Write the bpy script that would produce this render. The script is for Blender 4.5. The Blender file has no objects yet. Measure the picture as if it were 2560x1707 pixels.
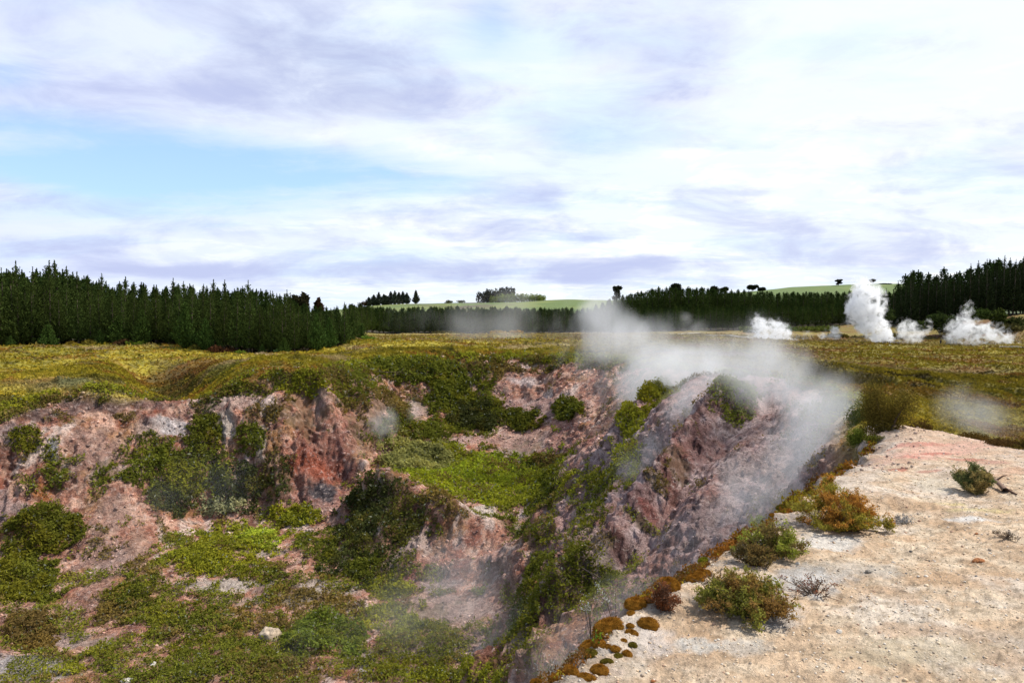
import bpy, bmesh, math, random
import numpy as np
from mathutils import Vector, Matrix

Q = 1.0            # terrain resolution factor
rng = np.random.default_rng(7)
random.seed(7)
R = math.radians
scene = bpy.context.scene
col = scene.collection

# ------------------------------------------------------------------ camera
F = 683.0
PITCH = R(1.76)
cam_d = bpy.data.cameras.new('camera')
cam = bpy.data.objects.new('camera', cam_d); col.objects.link(cam)
cam_d.sensor_width = 36.0
cam_d.lens = 36.0 * F / 1024.0
cam_d.clip_start = 0.1
cam_d.clip_end = 20000
cam.location = (0, 0, 0)
cam.rotation_euler = (R(90) - PITCH, 0, 0)
scene.camera = cam
CP, SP = math.cos(PITCH), math.sin(PITCH)

def ray(u, v):
    """world direction of a sight line, scaled so that y = 1"""
    a = (u - 512.0) / F; b = (341.0 - v) / F
    y = CP + b * SP; z = -SP + b * CP
    return a / y, z / y
def W(u, v, d):
    a, b = ray(u, v)
    return (a * d, d, b * d)
def proj(P):
    P = np.asarray(P, float)
    yy = P[..., 1] * CP - P[..., 2] * SP
    zz = P[..., 1] * SP + P[..., 2] * CP
    return 512 + F * P[..., 0] / yy, 341 - F * zz / yy

# ------------------------------------------------------------------ tagging
def tag(o, label=None, cat=None, group=None, kind=None):
    if label: o['label'] = label
    if cat: o['category'] = cat
    if group: o['group'] = group
    if kind: o['kind'] = kind
    return o
def empty(name, loc, rz=0):
    o = bpy.data.objects.new(name, None); col.objects.link(o)
    o.location = loc; o.rotation_euler = (0, 0, rz); o.empty_display_size = 0.2
    return o
def mesh_np(name, V, Fq, mat, tint=None, smooth=False, parent=None, link=True):
    """V (n,3); Fq (m,3|4) ints; tint (n,) or (n,3) point colours"""
    V = np.ascontiguousarray(V, np.float32); Fq = np.ascontiguousarray(Fq, np.int32)
    me = bpy.data.meshes.new(name)
    k = Fq.shape[1]
    me.vertices.add(len(V)); me.vertices.foreach_set('co', V.ravel())
    me.loops.add(Fq.size); me.loops.foreach_set('vertex_index', Fq.ravel())
    me.polygons.add(len(Fq))
    me.polygons.foreach_set('loop_start', np.arange(0, Fq.size, k, dtype=np.int32))
    me.polygons.foreach_set('loop_total', np.full(len(Fq), k, np.int32))
    if smooth: me.polygons.foreach_set('use_smooth', np.ones(len(Fq), bool))
    me.update(calc_edges=True)
    if tint is not None:
        t = np.asarray(tint, np.float32)
        if t.ndim == 1: t = np.stack([t, t, t], 1)
        at = me.color_attributes.new('Col', 'FLOAT_COLOR', 'POINT')
        at.data.foreach_set('color', np.concatenate([t, np.ones((len(t), 1), np.float32)], 1).ravel())
    me.materials.append(mat)
    o = bpy.data.objects.new(name, me)
    if link: col.objects.link(o)
    if parent is not None: o.parent = parent
    return o
def quads_n(n):
    return np.arange(n * 4, dtype=np.int32).reshape(n, 4)
def tris_n(n):
    return np.arange(n * 3, dtype=np.int32).reshape(n, 3)

# ------------------------------------------------------------------ noise
def _hash(ix, iy, iz, seed):
    h = (ix.astype(np.int64) * 374761393 + iy.astype(np.int64) * 668265263 + iz.astype(np.int64) * 2147483647 + seed * 974711) & 0xffffffff
    h = ((h ^ (h >> 13)) * 1274126177) & 0xffffffff
    h = (h ^ (h >> 16)) & 0xffffffff
    h = ((h * 2246822519) & 0xffffffff) ^ (h >> 7)
    return (h & 0xffffff).astype(np.float32) / float(0xffffff)
def vn(P, seed=0):
    """value noise 0..1, P (n,3)"""
    Pf = np.floor(P); f = (P - Pf).astype(np.float32); i = Pf.astype(np.int64)
    f = f * f * (3 - 2 * f)
    x, y, z = i[:, 0], i[:, 1], i[:, 2]
    fx, fy, fz = f[:, 0], f[:, 1], f[:, 2]
    def c(a, b, d): return _hash(x + a, y + b, z + d, seed)
    c00 = c(0,0,0) * (1 - fx) + c(1,0,0) * fx
    c10 = c(0,1,0) * (1 - fx) + c(1,1,0) * fx
    c01 = c(0,0,1) * (1 - fx) + c(1,0,1) * fx
    c11 = c(0,1,1) * (1 - fx) + c(1,1,1) * fx
    return (c00 * (1 - fy) + c10 * fy) * (1 - fz) + (c01 * (1 - fy) + c11 * fy) * fz
ROT = np.array([[0.36, 0.48, -0.8], [-0.8, 0.6, 0.0], [0.48, 0.64, 0.6]])
def fbm(P, sc, oct=4, seed=0, gain=0.5):
    P = np.asarray(P, float) * sc
    s = 0; a = 1; t = 0
    for o in range(oct):
        P = P @ ROT
        s = s + a * vn(P, seed + o * 17); t += a
        a *= gain; P = P * 2.03 + 11.3
    return s / t
def ridged(P, sc, oct=4, seed=0, gain=0.5):
    P = np.asarray(P, float) * sc
    s = 0; a = 1; t = 0
    for o in range(oct):
        P = P @ ROT
        s = s + a * (1 - np.abs(2 * vn(P, seed + o * 17) - 1)); t += a
        a *= gain; P = P * 2.03 + 7.7
    return s / t
def sst(x, a, b):
    t = np.clip((x - a) / (b - a), 0, 1); return t * t * (3 - 2 * t)

# ------------------------------------------------------------------ terrain control lines (u, v, depth)
rim_far = [(-350,455,36),(-250,440,40),(-120,425,44),(0,411,46),(35,405,48),(65,398,50),(110,396,50),(174,390,52),(230,386,53),(279,381,54),(322,373,54),(350,367,60),(370,364,66),(435,358,70),(522,356,72),(610,360,64),(660,365,56),(697,370,50),(750,377,42),(805,383,36),(840,395,29),(862,412,22),(873,434,17.5)]
edge_near = [(873,434,17.5),(861,455,15),(842,466,13.8),(819,477,12.8),(795,497,11.6),(771,514,10.6),(740,533,9.6),(712,553,8.8),(688,570,8.1),(653,588,7.4),(628,606,7.0),(610,623,6.6),(594,640,6.3),(579,657,6.0),(544,682,5.6),(500,730,5),(400,800,4.3)]
lines = [
 rim_far, edge_near,
 # crest of the pale bank and its back edge
 [(885,427,18.6),(905,426,18.5),(940,431,17.2),(960,436,16.5),(1024,448,15),(1150,470,14),(1400,500,13)],
 # left wall base
 [(-350,600,36),(-200,580,38),(0,560,39),(85,560,39.5),(100,580,36.5),(125,560,39),(150,520,43),(200,515,46),(260,508,47),(300,512,46),(318,503,46),(345,508,45.5),(372,515,45)],
 # buttress crest
 [(322,373,54),(331,400,52.5),(345,430,51),(362,456,49.5),(370,476,49)],
 # buttress left foot hollow
 [(270,440,49.3),(300,440,49.6),(318,445,49.8)],
 # headland and ridge between the two craters
 [(372,478,45.5),(383,470,45),(410,478,43),(435,492,41.5),(455,503,40.3),(480,518,39.5),(505,520,39.5),(530,508,39.5),(566,479,39),(590,460,39),(610,435,39),(628,412,40),(642,394,42),(655,385,46),(665,372,52)],
 # its foot
 [(378,560,38.5),(392,583,36.5),(440,578,36.5),(490,585,35),(510,600,32.5),(500,640,28.5),(480,675,26.5)],
 [(520,560,34),(535,535,35),(555,515,35.5)], [(530,600,30),(545,575,30.5),(560,548,31)],
 # bowl floor
 [(383,460,53),(410,450,57),(435,448,57),(500,455,56),(540,465,53),(560,472,49)],
 [(440,482,46),(480,500,43.5),(505,510,42),(535,500,43)], [(460,470,51),(500,478,50),(530,480,47)],
 # bulges of the back wall
 [(395,395,65)], [(420,420,62)], [(460,395,67)], [(465,425,62)], [(530,400,65)], [(520,430,60)], [(580,415,57)], [(600,390,59)],[(575,450,50)],
 # fin two crest
 [(732,377,32),(715,383,31.7),(700,398,31),(680,425,29.5),(653,460,28),(630,493,26.5),(610,520,25.5),(585,545,25),(566,560,24.8),(545,588,24.3),(522,612,24),(500,640,23.8),(480,668,23.5),(460,700,23)],
 # gully behind it
 [(690,385,40),(670,398,37),(655,430,34),(640,468,32),(600,512,31),(570,545,30)],
 # right rim to peak two (saddle)
 [(732,377,32),(750,382,34),(780,386,34.5)],
 # chute in front of fin two
 [(740,480,25),(740,530,22)], [(697,470,25.8),(697,523,22.3)], [(653,520,24),(653,560,22)], [(610,560,22.8),(610,600,21)],
 [(805,430,28),(805,480,23)], [(850,432,21),(850,455,18.5)], [(566,600,21.8),(566,640,20)],[(540,660,20)],
 [(700,430,28.5)],[(760,430,29)],
 # plain, left
 [(0,382,70),(60,379,70)], [(0,365,95),(100,362,95),(200,360,92)], [(-300,380,80)], [(-300,352,140),(-100,350,135),(0,349,130),(87,345,130),(174,347,122),(244,351,113),(292,357,103),(322,357,100),(345,349,112)],
 [(174,386,64),(170,381,69),(158,373,74)], [(135,364,84),(175,362,86)], [(128,378,60),(118,369,68),(105,366,74)], [(202,380,59),(206,372,63),(212,368,68)], [(260,370,66),(240,364,78)],
 # plain, middle
 [(420,345,110),(520,345,120)], [(380,355,82),(435,352,88),(520,350,90),(600,352,85)], [(418,346,100)], [(360,341,170),(400,337,200),(500,336,200),(600,336,200),(700,336,200)],
 [(400,333,330),(500,333,330),(600,332,330),(650,331,300),(700,331,275),(850,330,260)], [(760,350,130),(700,356,95)],
 # plain, right
 [(900,418,27),(950,428,30),(1024,440,31)], [(870,395,40),(940,400,48),(1024,402,56)], [(900,372,85),(1024,372,85)], [(850,357,130),(950,357,130),(1100,357,130)],
 [(950,347,200),(1024,347,200)], [(860,338,235),(940,338,235),(1024,338,225)], [(880,326,262),(940,322,262),(1024,315,255),(1150,310,250)],
 [(1300,420,50),(1300,370,100)],
]
ctrl = []
def dens(pts3, step):
    out = [pts3[0]]
    for a, b in zip(pts3[:-1], pts3[1:]):
        a = np.array(a); b = np.array(b); n = max(1, int(np.linalg.norm(b[:2] - a[:2]) / step))
        for k in range(1, n + 1): out.append(tuple(a + (b - a) * k / n))
    return out
for L in lines:
    P3 = [W(*p) for p in L]
    d = np.mean([p[2] for p in L])
    ctrl += dens(P3, 1.4 if d < 75 else 8.0) if len(P3) > 1 else P3
edge3 = dens([W(*p) for p in edge_near], 0.9)
for i, p in enumerate(edge3):                      # the undercut beyond the near edge
    a = np.array(edge3[max(i - 1, 0)]); b = np.array(edge3[min(i + 1, len(edge3) - 1)])
    t = (b - a)[:2]; t /= np.linalg.norm(t); n = np.array([t[1], -t[0]])
    if n[0] > 0: n = -n
    s = 1.0 if p[1] < 14 else 0.5
    ctrl.append((p[0] + n[0] * .45 * s, p[1] + n[1] * .45 * s, p[2] - .9))
    ctrl.append((p[0] + n[0] * 1.5 * s, p[1] + n[1] * 1.5 * s, p[2] - 3.2 * s))
    ctrl.append((p[0] - n[0] * .5, p[1] - n[1] * .5, p[2] + .02))
    ctrl.append((p[0] - n[0] * 1.6, p[1] - n[1] * 1.6, p[2] + .03))
def UD(u, d, z): return ((u - 512) / F * d, d, z)
for p in [(800,19,-6.3),(740,17.5,-7.8),(690,17,-8.8),(640,16.5,-9.7),(600,16,-10.6),(550,15.5,-11.6),(480,16,-12.8),(400,14,-13),(430,20,-13.8),
          (0,27,-14.3),(200,26.5,-14),(400,26.5,-13.9),(440,29.5,-13.9),(100,30,-14.2),(200,34,-14.3),(300,34.5,-14.2),(300,40,-13.8),(220,41,-13.6),(340,42,-13.5),(-200,28,-14.5),
          (200,19,-14),(400,18,-13.6),(0,20,-14),(-350,25,-14),(200,12,-13),(0,8,-13),(-300,8,-13),(400,9,-12),
          (1024,5.5,-2.9),(800,5.7,-2.9),(1024,8.3,-2.88),(900,11,-2.84),(900,8,-2.88),(960,13,-2.84),(820,8.5,-2.9),(1300,6,-2.9),(1300,10,-2.9),(700,4,-2.9),(900,3,-2.9),(1300,3,-2.9),(900,15,-2.85),(898,20.6,-3.7),(925,20,-3.75),(960,19,-3.8),(1000,18,-3.85),(1040,17.5,-3.9),(1100,17,-3.9),(1200,16.5,-4.0),(1000,22,-4.9),(1100,21,-5.0),(940,24,-4.7),(960,15,-2.95),(1000,13.5,-2.85),(1060,13,-2.9),(1150,12,-2.95)]:
    ctrl.append(UD(*p))
for x in range(-900, 901, 200):
    ctrl.append((x, 480, -5)); ctrl.append((x, 800, -6))
ctrl = np.array(ctrl)
# drop near-duplicates
key = np.round(ctrl[:, :2] / 0.12).astype(int)
_, idx = np.unique(key, axis=0, return_index=True)
ctrl = ctrl[np.sort(idx)]
n = len(ctrl)
D = np.sqrt(((ctrl[:, None, :2] - ctrl[None, :, :2]) ** 2).sum(-1))
A = np.zeros((n + 3, n + 3)); A[:n, :n] = D + np.eye(n) * 0.03
A[:n, n] = 1; A[:n, n + 1:] = ctrl[:, :2]; A[n, :n] = 1; A[n + 1:, :n] = ctrl[:, :2].T
wgt = np.linalg.solve(A, np.concatenate([ctrl[:, 2], [0, 0, 0]]))
def base_z(X, Y):
    X = np.asarray(X, float); Y = np.asarray(Y, float); sh = X.shape
    x = X.ravel(); y = Y.ravel(); out = np.empty(len(x))
    for s in range(0, len(x), 20000):
        e = slice(s, s + 20000)
        d = np.sqrt((x[e, None] - ctrl[None, :, 0]) ** 2 + (y[e, None] - ctrl[None, :, 1]) ** 2)
        out[e] = d @ wgt[:n] + wgt[n] + wgt[n + 1] * x[e] + wgt[n + 2] * y[e]
    return out.reshape(sh)

# grid: columns of equal bearing, rows of growing distance (finer close by)
ncol = int(1180 * Q)
sx = (np.linspace(-330, 1330, ncol) - 512) / F
rows = np.concatenate([np.arange(2.4, 15, .04 / Q), np.arange(15, 76, .09 / Q), 76 * np.exp(np.linspace(0, math.log(420 / 76), int(330 * Q))), 420 * np.exp(np.linspace(0, math.log(6000 / 420), 40))[1:]])
nr = len(rows)
cs = 3
cx = np.linspace(0, ncol - 1, ncol // cs + 1); cr = np.linspace(0, nr - 1, nr // cs + 1)
sxc = np.interp(cx, np.arange(ncol), sx); rc = np.interp(cr, np.arange(nr), rows)
Yc, Sc = np.meshgrid(rc, sxc, indexing='ij')
far = Yc > 430
Zc = base_z(Sc * np.minimum(Yc, 700), np.minimum(Yc, 700))
Zc = np.where(Yc > 500, -5.5 + (Zc + 5.5) * np.clip((700 - Yc) / 200, 0, 1), Zc)
# smooth slightly
tmp = np.empty((len(rc), ncol))
for i in range(len(rc)): tmp[i] = np.interp(np.arange(ncol), cx, Zc[i])
Z = np.empty((nr, ncol))
ia = np.clip(np.searchsorted(cr, np.arange(nr), side='right') - 1, 0, len(cr) - 2)
f = ((np.arange(nr) - cr[ia]) / (cr[ia + 1] - cr[ia]))[:, None]
Z = tmp[ia] * (1 - f) + tmp[ia + 1] * f
Yg, Sg = np.meshgrid(rows, sx, indexing='ij')
P0 = np.stack([Sg * Yg, Yg, Z], -1)                 # (nr, ncol, 3)

# signed distance to the crater outline (positive inside)
poly = np.array([p[:2] for p in dens([W(*p) for p in rim_far], 2.0)] + [p[:2] for p in dens([W(*p) for p in edge_near], 1.0)] + [(-6, -3), (-60, -3), (-60, 30)])
def sdist(x, y):
    x = x.ravel(); y = y.ravel()
    ins = np.zeros(len(x), bool); dm = np.full(len(x), 1e9)
    for (ax, ay), (bx, by) in zip(poly, np.roll(poly, -1, 0)):
        c = ((ay > y) != (by > y))
        with np.errstate(divide='ignore', invalid='ignore'):
            xi = (bx - ax) * (y - ay) / (by - ay) + ax
        ins ^= c & (x < xi)
        L2 = (bx - ax) ** 2 + (by - ay) ** 2 + 1e-9
        t = np.clip(((x - ax) * (bx - ax) + (y - ay) * (by - ay)) / L2, 0, 1)
        dm = np.minimum(dm, (x - ax - t * (bx - ax)) ** 2 + (y - ay - t * (by - ay)) ** 2)
    dm = np.sqrt(dm)
    return np.where(ins, dm, -dm)
SDc = sdist(Sc * Yc, Yc).reshape(Sc.shape)
for i in range(len(rc)): tmp[i] = np.interp(np.arange(ncol), cx, SDc[i])
SD = tmp[ia] * (1 - f) + tmp[ia + 1] * f

def grid_normals(P):
    du = np.empty_like(P); dv = np.empty_like(P)
    du[:, 1:-1] = P[:, 2:] - P[:, :-2]; du[:, 0] = P[:, 1] - P[:, 0]; du[:, -1] = P[:, -1] - P[:, -2]
    dv[1:-1] = P[2:] - P[:-2]; dv[0] = P[1] - P[0]; dv[-1] = P[-1] - P[-2]
    N = np.cross(du, dv); N /= np.linalg.norm(N, axis=-1, keepdims=True) + 1e-12
    N[N[..., 2] < 0] *= -1
    return N
N0 = grid_normals(P0)
Nf = N0.reshape(-1, 3); Pf = P0.reshape(-1, 3); sd = SD.ravel(); Yf = Pf[:, 1]
inside = sst(sd, -0.1, 1.2)
slope = 1 - np.clip(Nf[:, 2], 0, 1)                 # 0 flat, 1 vertical
bank = (sd < 0.3) & (Yf < 19.5) & (Pf[:, 2] > -4.2) & (Pf[:, 0] > -1)
bankw = bank.astype(float)
plainw = (1 - inside) * (1 - bankw)
near = Yf < 430
# crests: keep the line, let the flanks fall away
def polyd(pts, x, y):
    dm = np.full(len(x), 1e9)
    for (ax, ay), (bx, by) in zip(pts[:-1], pts[1:]):
        L2 = (bx - ax) ** 2 + (by - ay) ** 2 + 1e-9
        t = np.clip(((x - ax) * (bx - ax) + (y - ay) * (by - ay)) / L2, 0, 1)
        dm = np.minimum(dm, (x - ax - t * (bx - ax)) ** 2 + (y - ay - t * (by - ay)) ** 2)
    return np.sqrt(dm)
disp = np.zeros(len(Pf))
ii = np.where((inside > 0) & near)[0]; Pi = Pf[ii]
# grooves run down the fall line: down and towards the floor
wr = (sst(Pi[:, 0], 0, 5) * sst(45 - Pi[:, 1], 0, 6))[:, None]
al = np.stack([Pi[:, 0] * .8 + Pi[:, 1] * .6, Pi[:, 1] * .8 - Pi[:, 0] * .6, Pi[:, 2]], 1)
Pa = np.where(wr > .5, al * [.3, 1.1, .3], Pi * [1, .55, .25])
rs = ridged(Pa, .6, 5, 3, .52)
vr = ridged(Pa * [1, 1, .6], 1.5, 3, 9)
fine = fbm(Pi, 3.2, 4, 21, .6)
sl = sst(slope[ii], .08, .4)
ca = 1 - .62 * wr[:, 0]
disp[ii] = inside[ii] * ((rs - .6) * (.28 + .85 * sl) * ca + (vr - .6) * .8 * sl * ca + (fine - .5) * (.25 + .4 * sl) + wr[:, 0] * (ridged(Pi, 1.6, 4, 33, .65) - .62) * .55
                          + (fbm(Pi, .25, 3, 40) - .5) * 1.1)
ii = np.where((plainw > 0) & near & (Yf > 15))[0]; Pi = Pf[ii]
hm = fbm(Pi * [1, 1, 0], .09, 3, 50) - .5
hum = 1 - np.abs(2 * fbm(Pi * [1, 1, 0], .45, 4, 61, .6) - 1)
fadeq = np.clip((-sd[ii]) / 3, 0.25, 1) * sst(Yf[ii], 16, 24)
disp[ii] += plainw[ii] * fadeq * (hm * 1.5 * np.clip(-sd[ii] / 15, 0, 1) + (.75 - hum) * .55)
# the shallow valley behind the left rim, and the low scarps of the right plain
vl = [W(*p)[:2] for p in [(182,389,53),(178,387,57),(170,380,63),(158,372,71),(148,366,79)]]
dv_ = polyd(vl, Pi[:, 0], Pi[:, 1])
disp[ii] += plainw[ii] * (-1.9 * np.exp(-(dv_ / 2.6) ** 2) + .75 * np.exp(-((dv_ - 6.5) / 3) ** 2)) * sst(90 - Pi[:, 1], 0, 15)
rg = sst(Pi[:, 0], 14, 26) * sst(Pi[:, 1], 32, 45) * sst(110 - Pi[:, 1], 0, 30)
sc1 = fbm(Pi * [.35, 1, 0], .11, 3, 66, .55)
disp[ii] += rg * plainw[ii] * (sst(sc1, .46, .52) - .5) * 1.3
md = sst(Pi[:, 1], 72, 85) * sst(200 - Pi[:, 1], 0, 40)
disp[ii] += md * plainw[ii] * (ridged(Pi * [.45, 1, 0], .05, 3, 67) - .6) * 2.2
ii = np.where(bank)[0]; Pi = Pf[ii]
disp[ii] += (fbm(Pi * [1, 1, 0], .5, 3, 70) - .5) * .22 * sst(-sd[ii], -.1, 1) + (ridged(Pi * [1, 1, 0], 3.2, 5, 71, .65) - .6) * .05 + (fbm(Pi * [1, 1, 0], 16, 3, 73, .75) - .5) * .05
crests = [([W(*p)[:2] for p in L], A_) for L, A_ in (
  ([(732,377,32),(715,383,31.7),(700,398,31),(680,425,29.5),(653,460,28),(630,493,26.5),(610,520,25.5),(585,545,25),(566,560,24.8),(545,588,24.3),(522,612,24),(500,640,23.8),(480,668,23.5),(460,700,23)], 1.15),
  ([(660,380,47),(642,394,42),(628,412,40),(610,435,39),(590,460,39),(566,479,39),(545,498,39)], 1.1),
  ([(372,478,45.5),(410,478,43),(435,492,41.5),(455,503,40.3),(480,518,39.5),(505,520,39.5),(530,508,39.5)], .7),
  ([(322,373,54),(331,400,52.5),(345,430,51),(362,456,49.5),(370,476,49)], 1.0))]
flank = np.zeros(len(Pf))
m_ = (inside > 0) & (Yf < 62)
for pts, A_ in crests:
    dd = polyd(pts, Pf[m_, 0], Pf[m_, 1])
    flank[m_] = np.maximum(flank[m_], A_ * np.exp(-((dd - 1.5) / .95) ** 2))
Pd = Pf + Nf * disp[:, None]
Pd[:, 2] -= flank * inside
PD = Pd.reshape(P0.shape)
ND = grid_normals(PD); Ndf = ND.reshape(-1, 3)

def surf_z(x, y):
    """height of the finished ground at x, y"""
    x = np.atleast_1d(np.asarray(x, float)); y = np.atleast_1d(np.asarray(y, float))
    r = np.clip(np.interp(y, rows, np.arange(nr)), 0, nr - 1.001); c = np.clip(np.interp(x / y, sx, np.arange(ncol)), 0, ncol - 1.001)
    r0 = r.astype(int); c0 = c.astype(int); fr = r - r0; fc = c - c0
    z = PD[..., 2]
    return (z[r0, c0] * (1 - fc) + z[r0, c0 + 1] * fc) * (1 - fr) + (z[r0 + 1, c0] * (1 - fc) + z[r0 + 1, c0 + 1] * fc) * fr
def hit(u, v, dmin=3.0, dmax=420.0):
    """point of the ground met by a sight line"""
    a, b = ray(u, v)
    d = np.concatenate([np.arange(max(dmin, 2.5), 80, .05), np.arange(80, 420, .5)])
    d = d[(d >= dmin) & (d <= dmax)]
    g = surf_z(a * d, d) - b * d
    k = np.argmax(g > 0) if (g > 0).any() else len(d) - 1
    return np.array([a * d[k], d[k], b * d[k]])
# ------------------------------------------------------------------ materials helpers
def new_mat(name):
    m = bpy.data.materials.new(name); m.use_nodes = True
    nt = m.node_tree; nt.nodes.clear()
    return m, nt
def N(nt, t, **kw):
    nd = nt.nodes.new(t)
    for k, v in kw.items():
        if k == 'inp':
            for a, b in v.items():
                if hasattr(b, 'is_output') or isinstance(b, bpy.types.NodeSocket): nt.links.new(b, nd.inputs[a])
                else: nd.inputs[a].default_value = b
        else: setattr(nd, k, v)
    return nd
def math_(nt, op, a, b=None, c=None, clamp=False):
    nd = nt.nodes.new('ShaderNodeMath'); nd.operation = op; nd.use_clamp = clamp
    for i, x in enumerate((a, b, c)):
        if x is None: continue
        if isinstance(x, bpy.types.NodeSocket): nt.links.new(x, nd.inputs[i])
        else: nd.inputs[i].default_value = x
    return nd.outputs[0]
def mixc(nt, fac, a, b, mode='MIX'):
    nd = nt.nodes.new('ShaderNodeMix'); nd.data_type = 'RGBA'; nd.blend_type = mode
    for s, x in ((nd.inputs[0], fac), (nd.inputs[6], a), (nd.inputs[7], b)):
        if isinstance(x, bpy.types.NodeSocket): nt.links.new(x, s)
        else: s.default_value = x if not isinstance(x, tuple) or len(x) == 4 else (*x, 1)
    return nd.outputs[2]
def smooth_(nt, x, a, b):
    nd = nt.nodes.new('ShaderNodeMapRange'); nd.interpolation_type = 'SMOOTHSTEP'
    nt.links.new(x, nd.inputs[0]); nd.inputs[1].default_value = a; nd.inputs[2].default_value = b
    nd.inputs[3].default_value = 0; nd.inputs[4].default_value = 1
    return nd.outputs[0]

# ------------------------------------------------------------------ sun and sky
SUN_EL, SUN_AZ = R(54), R(80)        # azimuth from +Y towards +X
sun_d = bpy.data.lights.new('sun', 'SUN'); sun = bpy.data.objects.new('sun', sun_d); col.objects.link(sun)
sun_d.energy = 4.6; sun_d.angle = R(0.6); sun_d.color = (1, .95, .87)
sdir = Vector((math.sin(SUN_AZ) * math.cos(SUN_EL), math.cos(SUN_AZ) * math.cos(SUN_EL), math.sin(SUN_EL)))
sun.rotation_euler = sdir.to_track_quat('Z', 'Y').to_euler()
world = bpy.data.worlds.new('World'); scene.world = world; world.use_nodes = True
wt = world.node_tree; wt.nodes.clear()
sky = N(wt, 'ShaderNodeTexSky', sky_type='NISHITA', sun_disc=False)
sky.sun_elevation = SUN_EL; sky.sun_rotation = SUN_AZ; sky.air_density = 1.0; sky.dust_density = 1.0; sky.ozone_density = 1.5
bg1 = N(wt, 'ShaderNodeBackground', inp={'Color': sky.outputs[0], 'Strength': 0.12})
geo = N(wt, 'ShaderNodeTexCoord')
sep = N(wt, 'ShaderNodeSeparateXYZ', inp={0: geo.outputs['Generated']})
dx, dy, dz = sep.outputs
ay = math_(wt, 'MAXIMUM', math_(wt, 'ABSOLUTE', dy), .12)
X = math_(wt, 'DIVIDE', dx, ay); Zt = math_(wt, 'DIVIDE', dz, ay)      # tangent of bearing and of height
# cloud layer seen from below
dzp = math_(wt, 'ADD', math_(wt, 'MAXIMUM', dz, 0.0), .10)
cx_ = math_(wt, 'DIVIDE', dx, dzp); cy_ = math_(wt, 'DIVIDE', dy, dzp)
pl = N(wt, 'ShaderNodeCombineXYZ', inp={0: cx_, 1: cy_, 2: 3.1})
def noise(nt, vec, sc, det=6, rough=.55, dist=0, dims='3D', lac=2.0):
    nd = N(nt, 'ShaderNodeTexNoise', noise_dimensions=dims, inp={'Scale': sc, 'Detail': det, 'Roughness': rough, 'Distortion': dist, 'Lacunarity': lac})
    nt.links.new(vec, nd.inputs['Vector']); return nd
def blob(px, py, rx, ry, tilt=0.0):
    """soft patch of the sky round the bearing that display point (2352 wide) shows"""
    u, v = px * .4354, py * .4354
    a, b = ray(u, v); rx = rx * .4354 / F; ry = ry * .4354 / F
    ex = math_(wt, 'SUBTRACT', X, a); ez = math_(wt, 'SUBTRACT', Zt, b)
    if tilt:
        c, s = math.cos(tilt), math.sin(tilt)
        e1 = math_(wt, 'ADD', math_(wt, 'MULTIPLY', ex, c), math_(wt, 'MULTIPLY', ez, s))
        e2 = math_(wt, 'SUBTRACT', math_(wt, 'MULTIPLY', ez, c), math_(wt, 'MULTIPLY', ex, s))
        ex, ez = e1, e2
    q = math_(wt, 'ADD', math_(wt, 'POWER', math_(wt, 'ABSOLUTE', math_(wt, 'DIVIDE', ex, rx)), 2), math_(wt, 'POWER', math_(wt, 'ABSOLUTE', math_(wt, 'DIVIDE', ez, ry)), 2))
    return math_(wt, 'EXPONENT', math_(wt, 'MULTIPLY', q, -1))
def wsum(lst):
    s = None
    for w, b in lst:
        t = math_(wt, 'MULTIPLY', b, w)
        s = t if s is None else math_(wt, 'ADD', s, t)
    return s
n1 = noise(wt, pl.outputs[0], .85, 7, .52, .5)
n2 = noise(wt, pl.outputs[0], 3.0, 9, .62, .4)
st = N(wt, 'ShaderNodeCombineXYZ', inp={0: math_(wt, 'MULTIPLY', cx_, .45), 1: math_(wt, 'MULTIPLY', cy_, 1.0), 2: 9.0})
n3 = noise(wt, st.outputs[0], 1.6, 7, .6, .2)
# low clouds are flattened bands: noise in bearing / height space
lowv = N(wt, 'ShaderNodeCombineXYZ', inp={0: math_(wt, 'MULTIPLY', X, 3.4), 1: math_(wt, 'MULTIPLY', Zt, 10), 2: 1.0})
n4 = noise(wt, lowv.outputs[0], 1.7, 8, .6, .35)
# amount of blue showing through
blue = wsum([(1.0, blob(420, 350, 560, 60, -.16)), (1.1, blob(160, 400, 450, 50, -.1)), (.55, blob(30, 170, 120, 40)), (.5, blob(900, 380, 260, 40, -.1)), (.45, blob(1130, 60, 90, 100)), (.4, blob(430, 500, 380, 40)), (.45, blob(1350, 330, 150, 60)),
             (.35, blob(1750, 400, 500, 40)), (.4, blob(850, 590, 400, 30)), (.3, blob(2250, 420, 200, 60))])
blue = math_(wt, 'MULTIPLY', blue, math_(wt, 'ADD', math_(wt, 'ADD', math_(wt, 'MULTIPLY', n3.outputs[0], 1.7), math_(wt, 'MULTIPLY', n2.outputs[0], 1.2)), -.55))
cov = math_(wt, 'SUBTRACT', 1.0, smooth_(wt, blue, .05, 1.05), clamp=True)
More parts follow.
